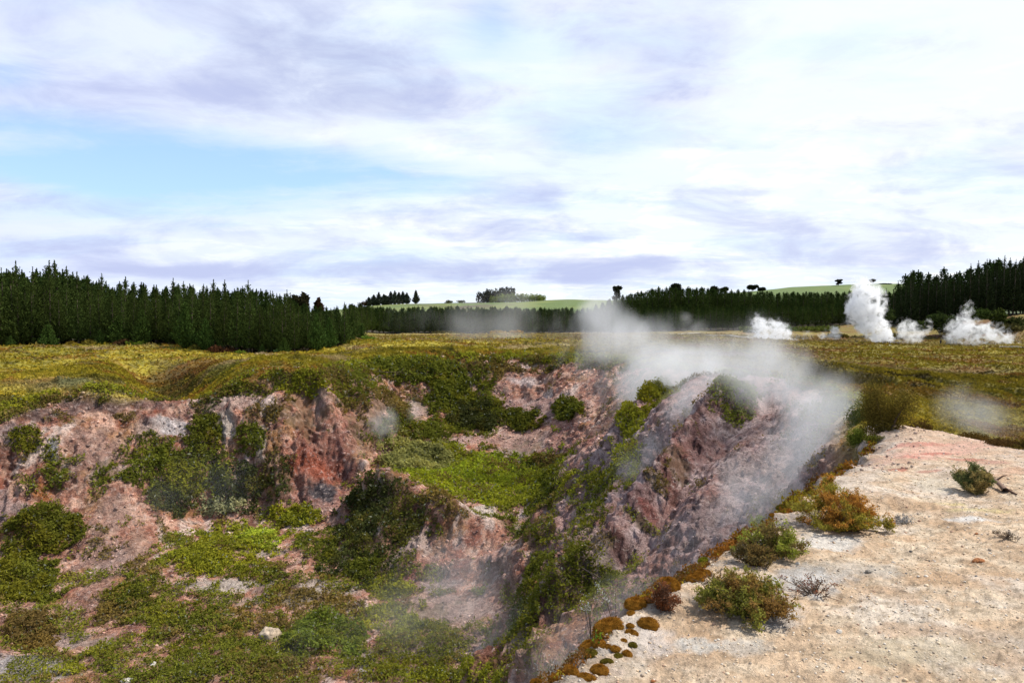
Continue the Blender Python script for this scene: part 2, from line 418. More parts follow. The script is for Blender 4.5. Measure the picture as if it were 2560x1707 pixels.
# thickness (grey-lavender undersides)
thick = wsum([(.75, blob(740, 110, 330, 140, -.35)), (.6, blob(620, 210, 260, 60)), (.6, blob(180, 210, 210, 90, -.3)), (.35, blob(60, 60, 160, 160)), (.6, blob(1500, 200, 170, 90, .5)), (.45, blob(1320, 60, 170, 70)), (.4, blob(1700, 20, 200, 60)), (.35, blob(2130, 100, 140, 50)),
              (.75, blob(330, 495, 420, 34, -.16)), (.8, blob(100, 560, 420, 36, -.12)), (.85, blob(700, 610, 520, 26)), (.55, blob(850, 500, 130, 50)), (.45, blob(1050, 510, 120, 45)), (.4, blob(240, 620, 500, 22)),
              (.75, blob(1900, 560, 360, 46, .05)), (.7, blob(1600, 600, 420, 30)), (.65, blob(2150, 600, 300, 40)), (.5, blob(1850, 505, 180, 28)), (.4, blob(1740, 435, 60, 20)), (.4, blob(2350, 560, 120, 60)), (.5, blob(1200, 640, 700, 18))])
nn = math_(wt, 'ADD', math_(wt, 'MULTIPLY', n1.outputs[0], 1.0), math_(wt, 'SUBTRACT', math_(wt, 'MULTIPLY', n2.outputs[0], 1.05), .22))
lowmask = math_(wt, 'SUBTRACT', 1.0, smooth_(wt, Zt, .18, .34))
nlow = math_(wt, 'ADD', math_(wt, 'MULTIPLY', math_(wt, 'SUBTRACT', n4.outputs[0], .12), 1.4), math_(wt, 'MULTIPLY', n3.outputs[0], .5))
nmix = math_(wt, 'ADD', math_(wt, 'MULTIPLY', nn, math_(wt, 'SUBTRACT', 1.0, lowmask)), math_(wt, 'MULTIPLY', nlow, lowmask))
th = math_(wt, 'ADD', math_(wt, 'MULTIPLY', thick, .55), math_(wt, 'MULTIPLY', math_(wt, 'SUBTRACT', nmix, .8), 1.9))
th = smooth_(wt, th, -.14, .80)
lit = mixc(wt, smooth_(wt, X, -.75, .05), (.72, .79, .97), (.82, .89, .96))
hl = smooth_(wt, math_(wt, 'ADD', n2.outputs[0], math_(wt, 'MULTIPLY', n1.outputs[0], .5)), .72, .90)
lit = mixc(wt, math_(wt, 'MULTIPLY', hl, smooth_(wt, X, -.9, .2)), lit, (.98, 1.0, 1.0))
veil = smooth_(wt, n3.outputs[0], .48, .66)
lit = mixc(wt, math_(wt, 'MULTIPLY', veil, .6), lit, (.62, .79, .98))
ccol = mixc(wt, th, lit, (.50, .555, .80))
# left of the frame the clouds turn away from the sun and go a little greyer
ccol = mixc(wt, math_(wt, 'MULTIPLY', th, math_(wt, 'MULTIPLY', blob(720, 130, 300, 160, -.3), .35)), ccol, (.36, .42, .60))
ccol = mixc(wt, math_(wt, 'MULTIPLY', smooth_(wt, X, .1, .5), .12), ccol, (1.0, 1.02, 1.0))
bg2 = N(wt, 'ShaderNodeBackground', inp={'Color': ccol, 'Strength': 1.0})
thin = N(wt, 'ShaderNodeBackground', inp={'Color': (.42, .68, 1.05, 1), 'Strength': .4})
addb = N(wt, 'ShaderNodeAddShader'); wt.links.new(bg1.outputs[0], addb.inputs[0]); wt.links.new(thin.outputs[0], addb.inputs[1])
back = smooth_(wt, dy, -.45, .1)                    # unseen sky behind the viewer, kept clear and dim to deepen shade facing it
high = math_(wt, 'SUBTRACT', 1.0, math_(wt, 'MULTIPLY', smooth_(wt, dz, .5, .8), .6))
cov = math_(wt, 'MULTIPLY', cov, math_(wt, 'MULTIPLY', high, math_(wt, 'ADD', math_(wt, 'MULTIPLY', back, .75), .25)))
thin_on = math_(wt, 'MULTIPLY', math_(wt, 'MULTIPLY', back, high), .36)
wt.links.new(thin_on, thin.inputs['Strength'])
mx = N(wt, 'ShaderNodeMixShader'); wt.links.new(cov, mx.inputs[0]); wt.links.new(addb.outputs[0], mx.inputs[1]); wt.links.new(bg2.outputs[0], mx.inputs[2])
wo = N(wt, 'ShaderNodeOutputWorld'); wt.links.new(mx.outputs[0], wo.inputs[0])
scene.view_settings.view_transform = 'Standard'; scene.view_settings.look = 'None'
scene.view_settings.exposure = 0.2; scene.view_settings.gamma = 1.0; scene.view_settings.use_curve_mapping = False
scene.render.engine = 'CYCLES'
scene.cycles.max_bounces = 8; scene.cycles.diffuse_bounces = 3; scene.cycles.transparent_max_bounces = 12
scene.cycles.volume_bounces = 6
# ------------------------------------------------------------------ patches of ground
def N0_at(x, y):
    r = int(np.clip(np.interp(y, rows, np.arange(nr)), 4, nr - 6)); c = int(np.clip(np.interp(x / y, sx, np.arange(ncol)), 4, ncol - 6))
    n_ = N0[r - 4:r + 5, c - 4:c + 5].reshape(-1, 3).mean(0)
    return n_ / np.linalg.norm(n_)
class Patch:
    def __init__(s, px, py, rx, ry, dmin=3):
        u, v, ru, rv = px * .4354, py * .4354, rx * .4354, ry * .4354
        s.c = hit(u, v, dmin); d = s.c[1]
        s.n = N0_at(s.c[0], s.c[1])
        def on(uu, vv):
            a, b = ray(uu, vv); r = np.array([a, 1, b]); q = r @ s.n
            if abs(q) < 1e-4: return None
            t = (s.c @ s.n) / q
            return r * t - s.c if t > 0 else None
        s.a = on(u + ru, v); s.b = on(u, v + rv)
        la, lb = ru * d / F, rv * d / F
        if s.a is None or np.linalg.norm(s.a) > 3 * la: s.a = np.array([la, 0, 0])
        if s.b is None or np.linalg.norm(s.b) > 7 * lb:
            s.b = (s.b / np.linalg.norm(s.b) * 7 * lb) if s.b is not None else np.array([0, -lb * 3, 0])
        s.r = max(np.linalg.norm(s.a), np.linalg.norm(s.b))
        s.M = np.linalg.pinv(np.stack([s.a, s.b], 1))
    def q(s, P):
        st = (P - s.c) @ s.M.T
        q = np.sqrt((st ** 2).sum(1))
        dn = np.abs((P - s.c) @ s.n)
        return q + np.clip(dn - .6 * s.r - .5, 0, 9)
    def sel(s, k=1.4):
        """indices of ground points round the patch, and q"""
        R_ = s.r * k + .3
        r0, r1 = np.searchsorted(rows, [s.c[1] - R_, s.c[1] + R_])
        sub = Pd[r0 * ncol:r1 * ncol]
        m = np.abs(sub[:, 0] - s.c[0]) < R_
        ix = np.where(m)[0] + r0 * ncol
        q = s.q(Pd[ix]); m = q < k
        return ix[m], q[m]

npt = len(Pd)
veg = np.zeros(npt, np.float32)
nzA = np.zeros(npt, np.float32); nzB = np.zeros(npt, np.float32); nzC = np.zeros(npt, np.float32)
crat = np.where((inside > 0) & near)[0]
nzA[crat] = fbm(Pd[crat], .5, 4, 101, .55); nzB[crat] = fbm(Pd[crat], 1.7, 4, 111, .6); nzC[crat] = fbm(Pd[crat], 6., 3, 121, .6)

def lerp(A_, B_, t): return A_ + (np.asarray(B_) - A_) * t[:, None]
colr = np.zeros((npt, 3), np.float32)
# rock of the crater
i_ = crat; a_, b_, c_ = nzA[i_], nzB[i_], nzC[i_]
rock = np.tile(np.array([.42, .235, .18]), (len(i_), 1))
rock = lerp(rock, (.60, .42, .34), sst(b_, .45, .62))
rock = lerp(rock, (.125, .062, .05), sst(fbm(Pa_ := Pd[i_] * [1, .6, .5], 1.1, 5, 131, .62), .52, .62) * .8)
rock = lerp(rock, (.33, .20, .10), sst(fbm(Pd[i_], .7, 4, 141), .56, .68) * .6)
rock = lerp(rock, (.74, .65, .60), sst(fbm(Pa_, .8, 5, 151, .6), .58, .68) * .75)
rock = lerp(rock, (.20, .05, .03), sst(fbm(Pd[i_], .9, 4, 161), .60, .70) * .5)
rock = lerp(rock, (.07, .04, .035), sst(c_, .58, .75) * .65)
wr_ = sst(Pd[i_, 0], 0, 5) * sst(46 - Pd[i_, 1], 0, 6)
mauve = lerp(lerp(np.tile(np.array([.38, .30, .30]), (len(i_), 1)), (.52, .45, .46), sst(b_, .45, .62)), (.075, .05, .052), sst(fbm(Pd[i_], 1.5, 5, 171, .65), .52, .62) * .85)
mauve = lerp(mauve, (.34, .19, .16), sst(a_, .5, .62) * .6)
rock = rock * (1 - .85 * wr_[:, None]) + mauve * (.85 * wr_[:, None])
colr[i_] = rock
def paint(px, py, rx, ry, c, s=1.0, ns=.6, dmin=3, amp=.9):
    p = Patch(px, py, rx, ry, dmin); ix, q = p.sel()
    if len(ix) == 0: return
    nz = fbm(Pd[ix], ns * 2.5, 4, int(px) + 7 * int(py), .6) - .5
    w = 1 - sst(q + nz * amp * 1.6, .45, 1.05)
    colr[ix] = lerp(colr[ix], c, w * s)
_l = colr[crat].mean(1, keepdims=True); colr[crat] = np.clip(_l + (colr[crat] - _l) * 1.25, .01, 1) * np.array([1.2, 1.12, 1.06])
# floor: pale sand, debris
for a in [(520,1345,120,20,(.58,.50,.42),.9),(760,1345,110,22,(.56,.48,.40),.85),(640,1375,160,18,(.50,.43,.36),.7),(60,1530,130,45,(.52,.47,.45),.9),(180,1470,90,30,(.42,.33,.29),.7),(840,1530,28,45,(.58,.52,.48),.9),(540,1225,40,12,(.5,.38,.3),.8),(600,1270,60,10,(.5,.4,.33),.7),
          (1110,1172,50,13,(.75,.62,.52),1),(1060,1400,150,60,(.42,.29,.25),.8),(1150,1290,60,70,(.38,.25,.22),.6),(1000,1345,70,20,(.50,.41,.38),.7),(1080,1480,60,60,(.36,.25,.22),.7),(950,1500,120,30,(.20,.18,.18),.6),
          (260,1280,90,60,(.40,.25,.20),.8),(230,1350,60,60,(.38,.22,.17),.7),(170,1400,60,40,(.30,.15,.11),.6),
          # left wall
          (390,985,50,35,(.66,.60,.58),.9),(520,975,28,55,(.60,.52,.44),.85),(560,920,70,28,(.46,.36,.32),.6),(330,985,50,25,(.48,.36,.31),.7),(122,1035,16,32,(.62,.60,.60),.9),(220,1040,80,90,(.42,.27,.215),.7),(255,1180,60,50,(.42,.28,.22),.7),(320,1240,35,60,(.45,.28,.20),.6),
          (55,960,28,12,(.42,.16,.05),.8),(20,1000,60,30,(.40,.33,.32),.6),(95,1130,30,30,(.45,.17,.04),.7),(90,1080,14,40,(.35,.12,.05),.6),(10,1160,60,40,(.45,.36,.34),.6),(400,1005,20,10,(.30,.08,.03),.9),(410,1015,15,15,(.28,.08,.04),.7),
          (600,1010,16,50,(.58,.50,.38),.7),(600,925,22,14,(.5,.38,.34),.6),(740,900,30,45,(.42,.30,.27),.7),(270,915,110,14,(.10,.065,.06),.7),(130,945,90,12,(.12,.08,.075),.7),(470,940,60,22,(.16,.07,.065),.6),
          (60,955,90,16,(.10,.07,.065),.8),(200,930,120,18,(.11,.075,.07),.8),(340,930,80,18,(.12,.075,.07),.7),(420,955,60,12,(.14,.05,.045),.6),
          # buttress and red hollow
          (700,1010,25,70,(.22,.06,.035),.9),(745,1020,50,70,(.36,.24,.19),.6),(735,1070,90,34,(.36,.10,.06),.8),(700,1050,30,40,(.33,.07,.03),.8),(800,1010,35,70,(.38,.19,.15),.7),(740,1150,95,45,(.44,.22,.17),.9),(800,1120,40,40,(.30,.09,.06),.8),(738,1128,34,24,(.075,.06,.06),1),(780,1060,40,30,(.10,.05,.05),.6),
          # back wall
          (1240,940,130,40,(.40,.27,.25),.7),(1210,875,50,16,(.60,.50,.47),.8),(1170,850,30,30,(.34,.17,.13),.7),(1075,885,26,36,(.42,.28,.24),.8),(960,940,30,30,(.48,.36,.31),.7),(1200,1020,110,50,(.43,.27,.22),.8),(1180,1050,60,20,(.52,.42,.36),.7),(1300,1000,60,50,(.36,.17,.14),.7),(850,960,30,50,(.34,.22,.2),.5),(1080,1010,60,10,(.44,.26,.22),.7),(900,1030,60,14,(.40,.24,.2),.6),
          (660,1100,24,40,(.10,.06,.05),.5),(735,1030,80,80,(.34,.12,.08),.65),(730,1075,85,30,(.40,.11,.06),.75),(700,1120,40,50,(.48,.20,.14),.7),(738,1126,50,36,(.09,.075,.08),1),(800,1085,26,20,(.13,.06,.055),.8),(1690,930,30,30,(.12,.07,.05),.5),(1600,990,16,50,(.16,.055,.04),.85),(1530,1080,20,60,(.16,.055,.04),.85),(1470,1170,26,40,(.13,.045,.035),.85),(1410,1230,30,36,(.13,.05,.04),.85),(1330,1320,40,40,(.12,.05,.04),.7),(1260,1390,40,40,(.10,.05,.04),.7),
          # right slopes
          (1360,1100,30,80,(.42,.24,.22),.5),(1460,1130,50,40,(.33,.2,.19),.5),(1600,1030,60,60,(.33,.19,.17),.5),(1560,1050,25,60,(.33,.12,.09),.6),(1300,1200,16,70,(.45,.27,.25),.8),(1250,1330,60,50,(.22,.10,.09),.5),(1490,1170,20,20,(.25,.06,.04),.6),(1700,1060,70,60,(.36,.27,.25),.6),(1620,1180,60,60,(.17,.13,.13),.5),(1780,1080,60,50,(.38,.26,.22),.5),(960,1250,80,60,(.20,.13,.12),.5),(1000,1320,100,40,(.26,.10,.08),.5),(930,1310,50,50,(.28,.08,.06),.6)]:
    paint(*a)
# heath of the plain
pi = np.where((plainw > 0.01))[0]; Pp = Pd[pi] * [1, 1, 0]
st_ = Pp * [.45, 1, 0]
h1 = fbm(st_, .10, 4, 201); h2 = fbm(st_, .35, 4, 211, .6); h3 = fbm(Pp, 1.3, 3, 221, .6); h4 = fbm(st_, .06, 4, 231, .6)
hc = np.tile(np.array([.235, .195, .018]), (len(pi), 1))
hc = lerp(hc, (.34, .275, .03), sst(h1, .46, .60))
hc = lerp(hc, (.22, .10, .022), sst(h2, .52, .64) * .7)
hc = lerp(hc, (.11, .105, .014), sst(h3, .50, .64) * .7)
hc = lerp(hc, (.36, .28, .14), sst(h4, .57, .66) * .65)
hc = lerp(hc, (.045, .04, .012), sst(fbm(st_, .8, 3, 241, .6), .60, .70) * .7)
rgt = sst(Pd[pi, 0], 6, 20) * sst(Pd[pi, 1], 22, 30)
hc = lerp(hc, (.115, .088, .012), rgt * .45); hc = lerp(hc, (.15, .065, .018), rgt * sst(h2, .5, .62) * .5)
farm = sst(Pd[pi, 1], 150, 230); hc = lerp(hc, (.25, .19, .085), farm * .35)
ff = sst(Pd[pi, 1], 420, 700); hc = lerp(hc, (.06, .10, .02), ff)
colr[pi] = lerp(colr[pi], hc, plainw[pi]) if False else (colr[pi] * (1 - plainw[pi])[:, None] + hc * plainw[pi][:, None])
fl_ = sst(Pd[pi, 1], 262, 275)
for a in [(205,865,26,18,(.07,.085,.02),.0),(520,850,70,16,(.085,.10,.02),.7),(400,870,30,14,(.13,.12,.03),.5),(450,840,90,14,(.16,.07,.025),.7),(250,828,130,8,(.19,.10,.03),.5),(600,812,160,9,(.30,.24,.15),.7),(860,800,160,10,(.25,.19,.11),.6),(250,802,200,4,(.28,.22,.12),.6),(1000,770,250,5,(.25,.15,.06),.5),(380,850,50,20,(.15,.10,.03),.5),
          (170,880,60,14,(.20,.21,.10),.6),(1800,785,260,6,(.30,.24,.15),.6),(2240,745,110,10,(.16,.07,.04),.6),(2200,772,160,3,(.30,.17,.12),.8),(1930,778,70,5,(.26,.17,.09),.6),(2300,735,60,14,(.14,.06,.04),.6),(2150,905,160,18,(.14,.095,.015),.6),(1980,852,130,4,(.04,.03,.01),.9),(2080,866,90,3,(.04,.03,.01),.85),(2230,858,110,4,(.045,.035,.01),.9),(2320,868,60,3,(.04,.03,.01),.8),(2120,885,60,3,(.06,.05,.012),.8),(2000,880,60,3,(.06,.04,.012),.7),(2250,840,80,2,(.07,.06,.012),.7),(1950,930,60,10,(.17,.12,.05),.6),(1900,865,60,5,(.06,.05,.02),.6),(1000,800,80,5,(.07,.07,.02),.7),(900,800,60,6,(.12,.14,.04),.6),(1240,790,90,4,(.08,.07,.02),.6),(1050,795,60,3,(.17,.09,.03),.6)]:
    paint(*a, dmin=24)
# pale bank
bi = np.where(bankw > 0)[0]; Pb = Pd[bi]
k1 = fbm(Pb, .8, 4, 301); k2 = fbm(Pb, 3.0, 4, 311, .6); k3 = fbm(Pb, 14., 3, 321, .7); k4 = ridged(Pb, 5., 4, 331, .6)
bc = np.tile(np.array([.61, .44, .29]), (len(bi), 1))
bc = lerp(bc, (.70, .55, .39), sst(k2, .45, .6))
bc = lerp(bc, (.72, .63, .53), sst(k1, .55, .66) * .6)
bc = lerp(bc, (.48, .30, .17), sst(fbm(Pb, 1.6, 4, 341), .55, .66) * .55)
bc = lerp(bc, (.26, .19, .12), sst(k3, .60, .76) * .7)
bc = lerp(bc, (.22, .165, .11), sst(k4, .78, .90) * .6)
fr_ = sst(Pb[:, 1], 11, 16); bc = lerp(bc, (.52, .36, .27), fr_ * .5)
edgeg = np.exp(-(np.clip(-sd[bi], 0, 9) / .55) ** 2); bc = lerp(bc, (.33, .29, .26), edgeg * sst(k2, .35, .6) * .8)
colr[bi] = bc
for a in [(2160,1035,150,22,(.66,.38,.30),.6,2),(2110,1018,90,6,(.50,.20,.15),.7,2),(2150,1040,70,4,(.46,.15,.11),.75,2),(2220,1055,50,4,(.50,.18,.13),.7,2),(2090,1050,50,4,(.55,.25,.19),.8,2),(2280,1060,50,5,(.52,.28,.22),.6,2),(2060,1078,36,4,(.40,.12,.08),.7,2),(2130,1082,40,3,(.45,.16,.12),.6,2),(2250,1170,100,8,(.66,.56,.26),.5,2),(2190,1160,40,4,(.66,.55,.22),.5,2),(2150,1110,80,20,(.60,.52,.40),.7,2),(2240,1190,80,8,(.72,.70,.66),.8,2),(2320,1085,60,12,(.50,.28,.18),.6,2),
          (1900,1250,90,30,(.64,.60,.54),.8,2),(1850,1330,110,50,(.50,.49,.47),.8,2),(1780,1400,70,50,(.45,.43,.41),.7,2),(1740,1260,60,40,(.34,.29,.27),.8,2),(1850,1190,50,30,(.30,.25,.23),.8,2),(1980,1310,120,30,(.60,.54,.46),.6,2),(1600,1480,60,30,(.62,.60,.55),.7,2),(1500,1470,60,50,(.60,.52,.46),.7,2),(1700,1490,80,30,(.57,.55,.50),.6,2),(1400,1545,60,20,(.58,.45,.36),.6,2),(2100,1500,200,40,(.52,.44,.30),.5,2),(2040,1200,40,8,(.28,.28,.28),.7,2)]:
    paint(*a)
# the lip: dark soil between bank and slope
lip = np.where((sd > -.15) & (sd < .8) & (Yf < 18))[0]
colr[lip] = lerp(colr[lip], (.13, .065, .045), (.75 * np.exp(-((sd[lip] - .35) / .35) ** 2)))

# ------------------------------------------------------------------ where scrub grows in the crater (cx, cy, rx, ry, height m, hue)
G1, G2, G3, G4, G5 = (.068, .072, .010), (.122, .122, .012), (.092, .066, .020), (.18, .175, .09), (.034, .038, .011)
scrub = [(330,1040,50,40,.4,G1),(480,1000,35,40,.5,G1),(400,1050,60,40,.5,G1),
 (400,905,80,20,.4,G1),(480,925,40,25,.5,G5),(560,895,60,14,.4,G1),(650,875,40,18,.4,G1),(700,905,50,16,.4,G2),(690,960,26,50,.4,G3),(640,1095,36,50,.6,G5),(620,940,40,14,.4,G3),(130,1080,34,50,.5,G1),(245,1090,36,34,.5,G1),(300,960,30,14,.3,G3),
 (820,880,60,50,.6,G1),(880,930,80,45,.6,G3),(1050,870,80,34,.6,G1),(900,990,60,34,.5,G1),(1000,990,90,26,.5,G1),(760,860,60,20,.5,G3),(1130,850,80,16,.4,G3),(850,985,30,30,.4,G1),(1120,930,40,60,.6,G1),(1000,930,60,30,.5,G1),
 (1080,1085,170,40,.25,(.13,.15,.012)),(1130,1120,150,44,.25,(.14,.15,.012)),(1230,1090,60,34,.3,G1),(1020,1050,100,26,.3,G2),(1180,1150,80,26,.3,G2),
 (1010,1140,40,26,.5,G3),(1060,1180,40,16,.4,G3),(1160,1192,44,12,.4,G1),(1250,1150,60,26,.4,G1),(1310,1110,50,30,.4,G2),
 (830,1240,80,70,1.0,G5),(880,1180,70,60,1.0,G5),(800,1300,60,50,.8,G5),(960,1190,46,34,.6,G5),(900,1130,40,30,.6,G5),(840,1300,50,40,.7,G1),  # headland scrub, hue darkened for the shadow down its left side
 (1430,1050,50,54,.5,G2),(1390,1110,46,46,.5,G1),(1370,1170,46,40,.5,G1),(1240,1240,36,26,.4,G1),(1340,1230,30,36,.4,G1),
 (1450,1180,34,12,.35,G2),(1290,1330,36,30,.5,G1),(1400,1300,26,20,.35,G2),(1180,1450,56,50,.5,G1),(1550,1060,26,30,.3,G3),(1510,1110,20,20,.3,G3),
 (420,1280,80,30,.4,G2),(550,1250,120,44,.35,G2),(740,1260,60,34,.4,G1),(600,1320,100,22,.3,G1),(300,1400,70,44,.5,G3),(430,1430,140,54,.4,G1),(600,1420,110,44,.4,G3),(540,1500,180,56,.4,G1),(250,1510,80,32,.4,G1),(900,1420,140,50,.35,G2),(880,1350,70,22,.35,G2),(1000,1460,60,54,.35,G1),(820,1310,60,34,.4,G1),(700,1370,80,22,.3,G3),(930,1530,140,36,.35,G1),(1100,1550,60,26,.4,G2),(380,1560,150,30,.4,G1),(150,1540,40,14,.3,G2),(640,1540,120,30,.4,G3),(780,1400,60,26,.3,G3),(340,1330,60,16,.3,G1),(120,1500,40,14,.3,G3),(1010,1560,90,20,.35,G2),(1300,1400,30,20,.3,G1)]
# shrubs that read as single plants: cx, cy, rx, ry, height, hue, label
shrubs = [
 (100,1225,100,60,1.2,G1,'big dark green shrub bulging from the foot of the left crater wall'),
 (60,1340,80,70,1.1,G1,'dense green shrub mass below the biggest shrub at the left edge'),
 (60,1010,36,26,.5,G1,'small green shrub clinging high on the left crater wall near the picture edge'),
 (70,1440,70,40,.5,G3,'olive brown shrub at the bottom of the left debris slope'),
 (470,1000,40,50,.8,G1,'rounded dark shrub on the upper left wall between two pale rock patches'),
 (430,1090,110,60,1.0,G1,'widest dark shrub spread over the middle of the left wall'),
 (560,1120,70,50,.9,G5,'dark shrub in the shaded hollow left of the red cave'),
 (575,1010,30,40,.6,G1,'narrow green shrub beside the cream streak of the left wall'),
 (515,1165,56,22,.6,G4,'shrub dusted with pale flowers at the foot of the left wall'),
 (390,1150,60,40,.7,G5,'brownish dark shrub under the wide shrub of the left wall'),
 (710,880,44,18,.5,G2,'bright green tuft on top of the buttress above the red cave'),
 (680,1190,60,26,.7,G2,'mossy green shrub in front of the red cave debris'),
 (950,1070,80,34,1.3,(.15,.145,.045),'pale feathery shrub crowning the headland left of the grassy bowl'),
 (850,1170,60,60,1.4,G5,'shrub with shade painted into its near black leaves, hanging down the headland side'),  # dark green plant, headland shade included in its hue
 (950,850,110,34,.9,G1,'long dark shrub hanging over the back rim of the crater'),
 (1040,900,50,40,.8,G1,'dark shrub below the back rim beside the pink rock rib'),
 (1090,960,60,34,.9,G5,'darkest shrub in the middle of the back wall'),
 (1200,965,46,28,.7,G1,'rounded shrub on the pink slope right of the darkest back wall shrub'),
 (1310,945,46,24,.8,G1,'isolated dark shrub high on the pink back slope'),
 (1265,1065,34,16,.5,G3,'small brown shrub at the right end of the grassy bowl'),
 (1450,975,40,34,.8,G2,'yellow green shrub on top of the nearer green spur'),
 (1520,905,50,26,.9,G2,'leafy bush in the steam at the head of the green spur'),
 (1685,892,56,34,.55,(.12,.13,.02),'mossy bush capping the steaming peak'),
 (1330,1290,54,40,.9,G1,'dark leafy bush halfway down the rocky rib'),
 (1225,1390,48,40,.8,G1,'dark leafy bush low on the rocky rib above the foggy ravine'),
 (740,1470,95,50,1.3,(.088,.115,.016),'bright green domed shrub standing out on the crater floor'),
 (290,1370,50,26,.7,G1,'upright green shrub on the left of the pale sand strip'),
 (470,1285,60,22,.5,G2,'low yellow green shrub left of the sandy strip on the floor'),
 (590,1235,50,18,.5,(.16,.18,.02),'lime green cushion shrub in the middle of the upper crater floor'),
 (1090,1545,60,30,.6,G2,'fresh green shrub at the bottom edge of the crater floor'),
 (905,1365,50,20,.5,G2,'light green shrub at the foot of the red talus'),
]
bare = np.zeros(npt, np.float32)
for px, py, rx, ry in [(700,960,50,70),(745,930,40,60),(800,1000,45,90),(740,1050,70,60),(740,1130,80,50),(1070,890,26,36),(1200,880,60,30),(1240,930,70,40),(1200,1020,110,36),(1330,1000,70,60),(1340,900,60,40),(960,940,26,30),(860,960,30,40),(1080,1012,60,10),(1060,1400,120,50),(1300,1190,20,60),
                       (1600,1060,70,80),(1700,1100,100,100),(1600,1200,90,80),(1500,1260,50,50),(220,1030,60,60),(380,980,50,30),(520,960,24,50),(560,930,40,20),(250,1190,50,40),(320,1240,26,50),(990,1260,70,40),(1080,1260,70,60)]:
    p = Patch(px, py, rx, ry, 14); ix, q = p.sel(1.4); nz = fbm(Pd[ix], 1.1, 4, 77 + px, .6)
    bare[ix] = np.maximum(bare[ix], 1 - sst(q + (nz - .5) * 1.6, .7, 1.0))
tufts = {}
def leaf_quads(P, Nn, size, asp=.45, rngl=rng):
    """n rhombic leaves at P, facing roughly Nn"""
    n = len(P)
    t = rngl.normal(size=(n, 3)); t /= np.linalg.norm(t, axis=1, keepdims=True)
    nn = Nn + rngl.normal(size=(n, 3)) * .7
    b = np.cross(nn, t); b /= np.linalg.norm(b, axis=1, keepdims=True) + 1e-9
    s = (np.asarray(size) * rngl.uniform(.45, 1.7, n))[:, None]
    V = np.stack([P - t * s, P + b * s * asp, P + t * s, P - b * s * asp], 1)
    return V.reshape(-1, 3)
def foliage_on_ground(ix, q, H, hue, dens_, seed, leafpx=1.25, lump=1.0):
    """leaf cloud over the ground points ix; q in 0..1 from the middle outwards"""
    rl = np.random.default_rng(seed)
    n = int(len(ix) * dens_)
    if n < 4: return None
    pick = rl.integers(0, len(ix), n); J = ix[pick]; qq = q[pick]
    P = Pd[J].copy(); d = P[:, 1]; px = d / F
    P += rl.normal(size=P.shape) * (px * 1.2)[:, None]
    up = N0f[J] * .6 + np.array([0, 0, .7])
    lumps = fbm(P, lump / max(H, .25), 3, seed, .6)
    dome = np.sqrt(np.clip(1 - qq ** 2, 0, 1))
    h = .62 * H * (.25 + .75 * dome) * np.clip((lumps - .28) * 2.6, 0.02, 1.5)
    P = P + up * (h * rl.uniform(0, 1, n) ** .45)[:, None]
    V = leaf_quads(P, up, px * leafpx, .5, rl)
    cl = fbm(P, 1.2, 3, seed + 5) ; cf = rl.uniform(.65, 1.35, n)
    c = 2.25 * np.array(hue)[None] * (cf * (.55 + .9 * cl))[:, None]
    c = c + (np.array([.05, .03, -.002]) * sst(fbm(P, .8, 3, seed + 9), .52, .66)[:, None])
    pale = rl.uniform(0, 1, n) < .025
    c[pale] = (.28, .29, .2)
    return V, np.repeat(np.clip(c, 0, 1), 4, 0)
N0f = N0.reshape(-1, 3)
sv, sc_ = [], []
for k, (px, py, rx, ry, H, hue) in enumerate(scrub):
    p = Patch(px, py, rx * 1.15, ry * 1.15, 14); ix, q = p.sel(1.3)
    if len(ix) == 0: continue
    nz = fbm(Pd[ix], 1.4, 4, 900 + k, .6)
    w = q + (nz - .5) * 2.6; keep = (w < .74) & (fbm(Pd[ix], 3.5, 3, 955 + k, .6) > .43) & (sd[ix] > -.5) & (bare[ix] < .5)
    veg[ix] = np.maximum(veg[ix], .8 * (1 - sst(w, .6, .9)))
    r_ = foliage_on_ground(ix[keep], np.clip(q[keep], 0, 1), H, hue, 2.8 if H < .3 else 3.2, 1000 + k)
    if r_: sv.append(r_[0]); sc_.append(r_[1])
# loose cover everywhere on the gentler ground, and the fringe below the rim
free = np.where((sd > -1.2) & near & (Yf < 75) & (Yf > 13))[0]
loose = (sd[free] > .5) & (fbm(Pd[free], .9, 4, 801, .6) > np.where(Yf[free] < 37, .535, .60)) & (slope[free] < .35) & (Pd[free, 2] < -8) & (rng.uniform(size=len(free)) < .9)
fringe = (sd[free] < np.where(Pd[free, 0] < -12, .9, 1.5)) & (sd[free] > 0) & (Yf[free] > 24) & (fbm(Pd[free], .7, 4, 811, .6) > .53)
rimtop = (sd[free] > -.8) & (sd[free] < np.where(Pd[free, 0] < -12, .25, .8)) & (Yf[free] > 24) & (fbm(Pd[free], .35, 3, 815, .6) > .40)
wallv = (sd[free] > .5) & (fbm(Pd[free], .8, 5, 821, .6) > .645)
for mk, H, hue, dn, sd_ in ((loose, .35, (.085, .088, .012), 1.3, 5001), (rimtop, .4, G2, 1.5, 5006), (fringe, .45, G3, 1.6, 5002), (fringe, .5, G1, 1.2, 5004), (wallv, .35, G3, 1.4, 5003)):
    ix = free[mk & (bare[free] < .35)]; veg[ix] = np.maximum(veg[ix], .8)
    r_ = foliage_on_ground(ix, np.full(len(ix), .3), H, hue, dn * 1.3, sd_, 1.2)
    if r_: sv.append(r_[0]); sc_.append(r_[1])

# colour under the plants
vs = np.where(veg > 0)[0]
colr[vs] = lerp(colr[vs], (.06, .055, .022), veg[vs] * .75)

